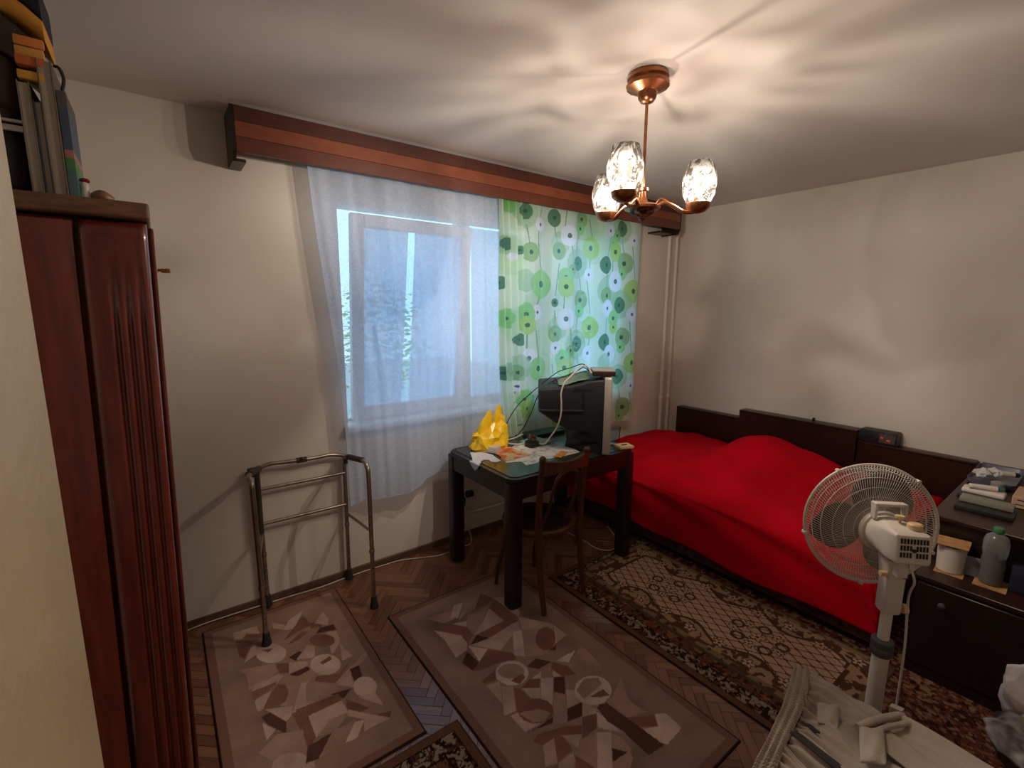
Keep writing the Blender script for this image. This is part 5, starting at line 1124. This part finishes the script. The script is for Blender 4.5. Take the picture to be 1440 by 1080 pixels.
card((2.845, .376), .12, .115, LZ+.1282, .06, 'bent tan cardboard square lying on top of the white cup', .012)
card((2.848, .236), .125, .105, LZ, .03, 'tan cardboard square under the water bottle')
t = thing('water_bottle', (2.850, .240, LZ), 'clear plastic water bottle with a green cap on the ledge', 'bottle')
M_pet = glassy('clear_plastic', (226, 230, 230), .72, .12, haze=.16)
bx_, by_ = 2.850, .240
b = MB(); b.lathe([(.020, LZ+.0030), (.036, LZ+.006), (.039, LZ+.018), (.038, LZ+.080), (.040, LZ+.095), (.036, LZ+.130), (.041, LZ+.150), (.042, LZ+.195), (.036, LZ+.222), (.020, LZ+.236), (.0135, LZ+.240), (.0135, LZ+.250)], (bx_, by_, 0), 28, ripple=lambda a, z: 1+.018*math.cos(a*8)); b.build('bottle_body', M_pet, t)
b = MB(); b.lathe([(.030, LZ+.0065), (.0365, LZ+.018), (.0355, LZ+.080), (.002, LZ+.0805)], (bx_, by_, 0), 24); b.build('water', glassy('water', (200, 198, 192), .8, .02, haze=.12), t)
b = MB(); b.lathe([(.0405, LZ+.098), (.0375, LZ+.132)], (bx_, by_, 0), 28, cap=False); b.build('label_band', mat('grey_label', (96, 92, 96), rough=.5), t)
b = MB(); b.lathe([(.0165, LZ+.240), (.0180, LZ+.243), (.0180, LZ+.262), (.0160, LZ+.265), (.002, LZ+.2655)], (bx_, by_, 0), 20, ripple=lambda a, z: 1+.02*math.cos(a*20)); b.build('cap', mat('green_cap', (66, 128, 78), rough=.45), t)
b = MB(); b.obox((2.868, .306, LZ+.045), (.012, .05, .088), .15, bevel=.003, ry=.08); tag(b.build('plastic_sachet', mat('bluish_sachet', (140, 140, 156), rough=.3)), 'bluish plastic sachet standing between the cup and the bottle', 'sachet')
b = MB(); b.obox((2.868, .125, LZ+.060), (.060, .115, .118), 0, bevel=.006); tag(b.build('blue_carton', mat('navy_carton', (30, 32, 58), rough=.5)), 'dark blue carton on the ledge at the right edge', 'carton')

# ------------------------------------------------------------------ things on top of the wardrobe
WZ = 1.9840
def wx(x): return x+.021
M_leather = mat('dark_brown_leather', (48, 38, 34), rough=.5, bump=.2, bscale=60)
t = thing('leather_bag', (wx(-.33), 1.88, WZ), 'dark leather bag with a flap standing on the wardrobe', 'bag')
def slab(x0, x1, y0, y1, z0, z1, r): b = MB(); b.box(wx(x0), wx(x1), y0, y1, z0, z1, bevel=r, seg=4); return b
slab(-.52, -.255, 1.80, 2.02, WZ, WZ+.345, .05).build('bag_body', M_leather, t)
b = MB(); rg = []
for k in range(15):
    a = math.pi*.5*k/14; rg.append([Vector((wx(x), 1.795-.0*k, 0)) for x in (-.525, -.25)])
b = slab(-.525, -.248, 1.788, 1.93, WZ+.20, WZ+.350, .05); b.build('flap', mat('brown_black_leather', (66, 52, 46), rough=.45, bump=.2, bscale=60), t)
b = MB(); b.box(wx(-.30), wx(-.235), 1.780, 1.790, WZ+.155, WZ+.170, bevel=.003); b.box(wx(-.30), wx(-.24), 1.780, 1.790, WZ+.176, WZ+.184, bevel=.003); b.build('clasp', M_silver, t)
def book(x0, x1, y0, y1, h, mc, mp_, label, nm='book'):
    t = thing(nm, (wx((x0+x1)/2), (y0+y1)/2, WZ), label, 'book', 'books on the wardrobe')
    b = MB(); b.box(wx(x0), wx(x0)+.003, y0, y1, WZ, WZ+h, bevel=.001, seg=1); b.box(wx(x1)-.003, wx(x1), y0, y1, WZ, WZ+h, bevel=.001, seg=1); b.box(wx(x0), wx(x1), y1-.004, y1, WZ, WZ+h, bevel=.001, seg=1); b.build('cover', mc, t)
    b = MB(); b.box(wx(x0)+.0032, wx(x1)-.0032, y0+.004, y1-.0045, WZ+.003, WZ+h-.004); b.build('pages', mp_, t)
    return t
M_pages = mat('grey_pages', (168, 158, 146), rough=.9, var=.08, scale=30, stretch=(40, 1, 1))
book(-.250, -.226, 1.76, 1.93, .275, mat('grey_cover', (120, 110, 100), rough=.6), M_pages, 'grey book standing next to the leather bag on the wardrobe')
book(-.2255, -.209, 1.765, 1.93, .235, mat('pale_blue_cover', (96, 124, 150), rough=.5), M_pages, 'thin pale blue book standing between two grey books on the wardrobe')
book(-.2085, -.180, 1.755, 1.95, .335, mat('brown_grey_cover', (104, 90, 80), rough=.6), M_pages, 'tallest brown grey book standing on the wardrobe')
t = thing('carton_box', (wx(-.165), 1.86, WZ), 'narrow teal carton with green and red bands, rightmost of the upright things on the wardrobe', 'carton')
for z0, z1, c in ((0, .075, (86, 120, 128)), (.0752, .105, (80, 140, 74)), (.1052, .125, (178, 120, 118)), (.1252, .235, (70, 86, 110)), (.2352, .27, (90, 84, 84))):
    b = MB(); b.box(wx(-.1785), wx(-.160), 1.765, 1.95, WZ+z0, WZ+z1); b.build('printed_band', mat('carton_%02d' % int(z0*400), c, rough=.5, var=.1, scale=30), t, smooth=False)
b = MB(); b.tube(bez([(wx(-.166), 1.77, WZ+.272), (wx(-.160), 1.768, WZ+.30), (wx(-.166), 1.77, WZ+.325), (wx(-.176), 1.775, WZ+.33)], 5), .004, 8); b.build('hook', M_black, t)
t = thing('folded_bag', (wx(-.35), 1.86, WZ+.352), 'yellow and orange striped bag with a navy end, lying on top of the leather bag', 'bag')
def arc(r0, r1, m_, nm, x0=-.55, x1=-.19):
    b = MB(); rg = []
    for k in range(14):
        s = k/13; x = x0+(x1-x0)*s; sag = -.055*max(0, (s-.72)/.28)**2
        rg.append([Vector((wx(x), y_, WZ+.3525+z+sag)) for y_, z in rounded(1.80, 1.99, r0, r1, min(.02, (r1-r0)/2.2), 3)])
    b.loft(rg); return b.build(nm, m_, t)
arc(.100, .150, mat('mustard_cloth', (204, 150, 54), rough=.8, rgb2=(190, 128, 40), scale=10), 'mustard_band')
arc(.1505, .235, mat('navy_cloth', (34, 34, 52), rough=.85), 'navy_end')
arc(.0, .0995, M_leather, 'underside', -.55, -.215)
for i, (z0, c) in enumerate(((.055, (206, 128, 66)), (.030, (212, 152, 78)), (.005, (198, 104, 56)), (-.028, (216, 160, 60)))):
    b = MB(); b.box(wx(-.246), wx(-.190-.002*i), 1.758 if i > 1 else 1.772, 1.787, WZ+.3525+z0-.045, WZ+.3525+z0-.022+(.0 if i < 3 else -.002), bevel=.004); b.build('orange_stripe', mat('stripe_%d' % i, c, rough=.8), t)
t = thing('figurine', (wx(-.150), 1.80, WZ), 'small white figurine with a red cap on the wardrobe', 'figurine')
b = MB(); b.lathe([(.012, WZ), (.015, WZ+.004), (.012, WZ+.02), (.009, WZ+.035), (.011, WZ+.045), (.006, WZ+.055)], (wx(-.150), 1.80, 0), 14); b.build('body', M_white, t)
b = MB(); b.ball((wx(-.148), 1.80, WZ+.058), .010, (1.2, 1, .7), 10); b.build('cap', mat('red_paint', (150, 30, 34), rough=.4), t)
b = MB()
rg = []
for k in range(9):
    s = k/8; w_ = .022*math.sin(math.pi*(.12+.82*s))
    rg.append([Vector((wx(-.128)+.050*s-.01, 1.80+w_*math.cos(a), WZ+.0205*1.0+w_*.9*math.sin(a)-.004*s)) for a in [2*math.pi*q_/12 for q_ in range(12)]])
b.loft(rg); tag(b.build('sea_shell', mat('brown_shell', (140, 104, 74), rough=.4, rgb2=(108, 76, 52), scale=40)), 'small brown shell beside the figurine at the front of the wardrobe top', 'shell')
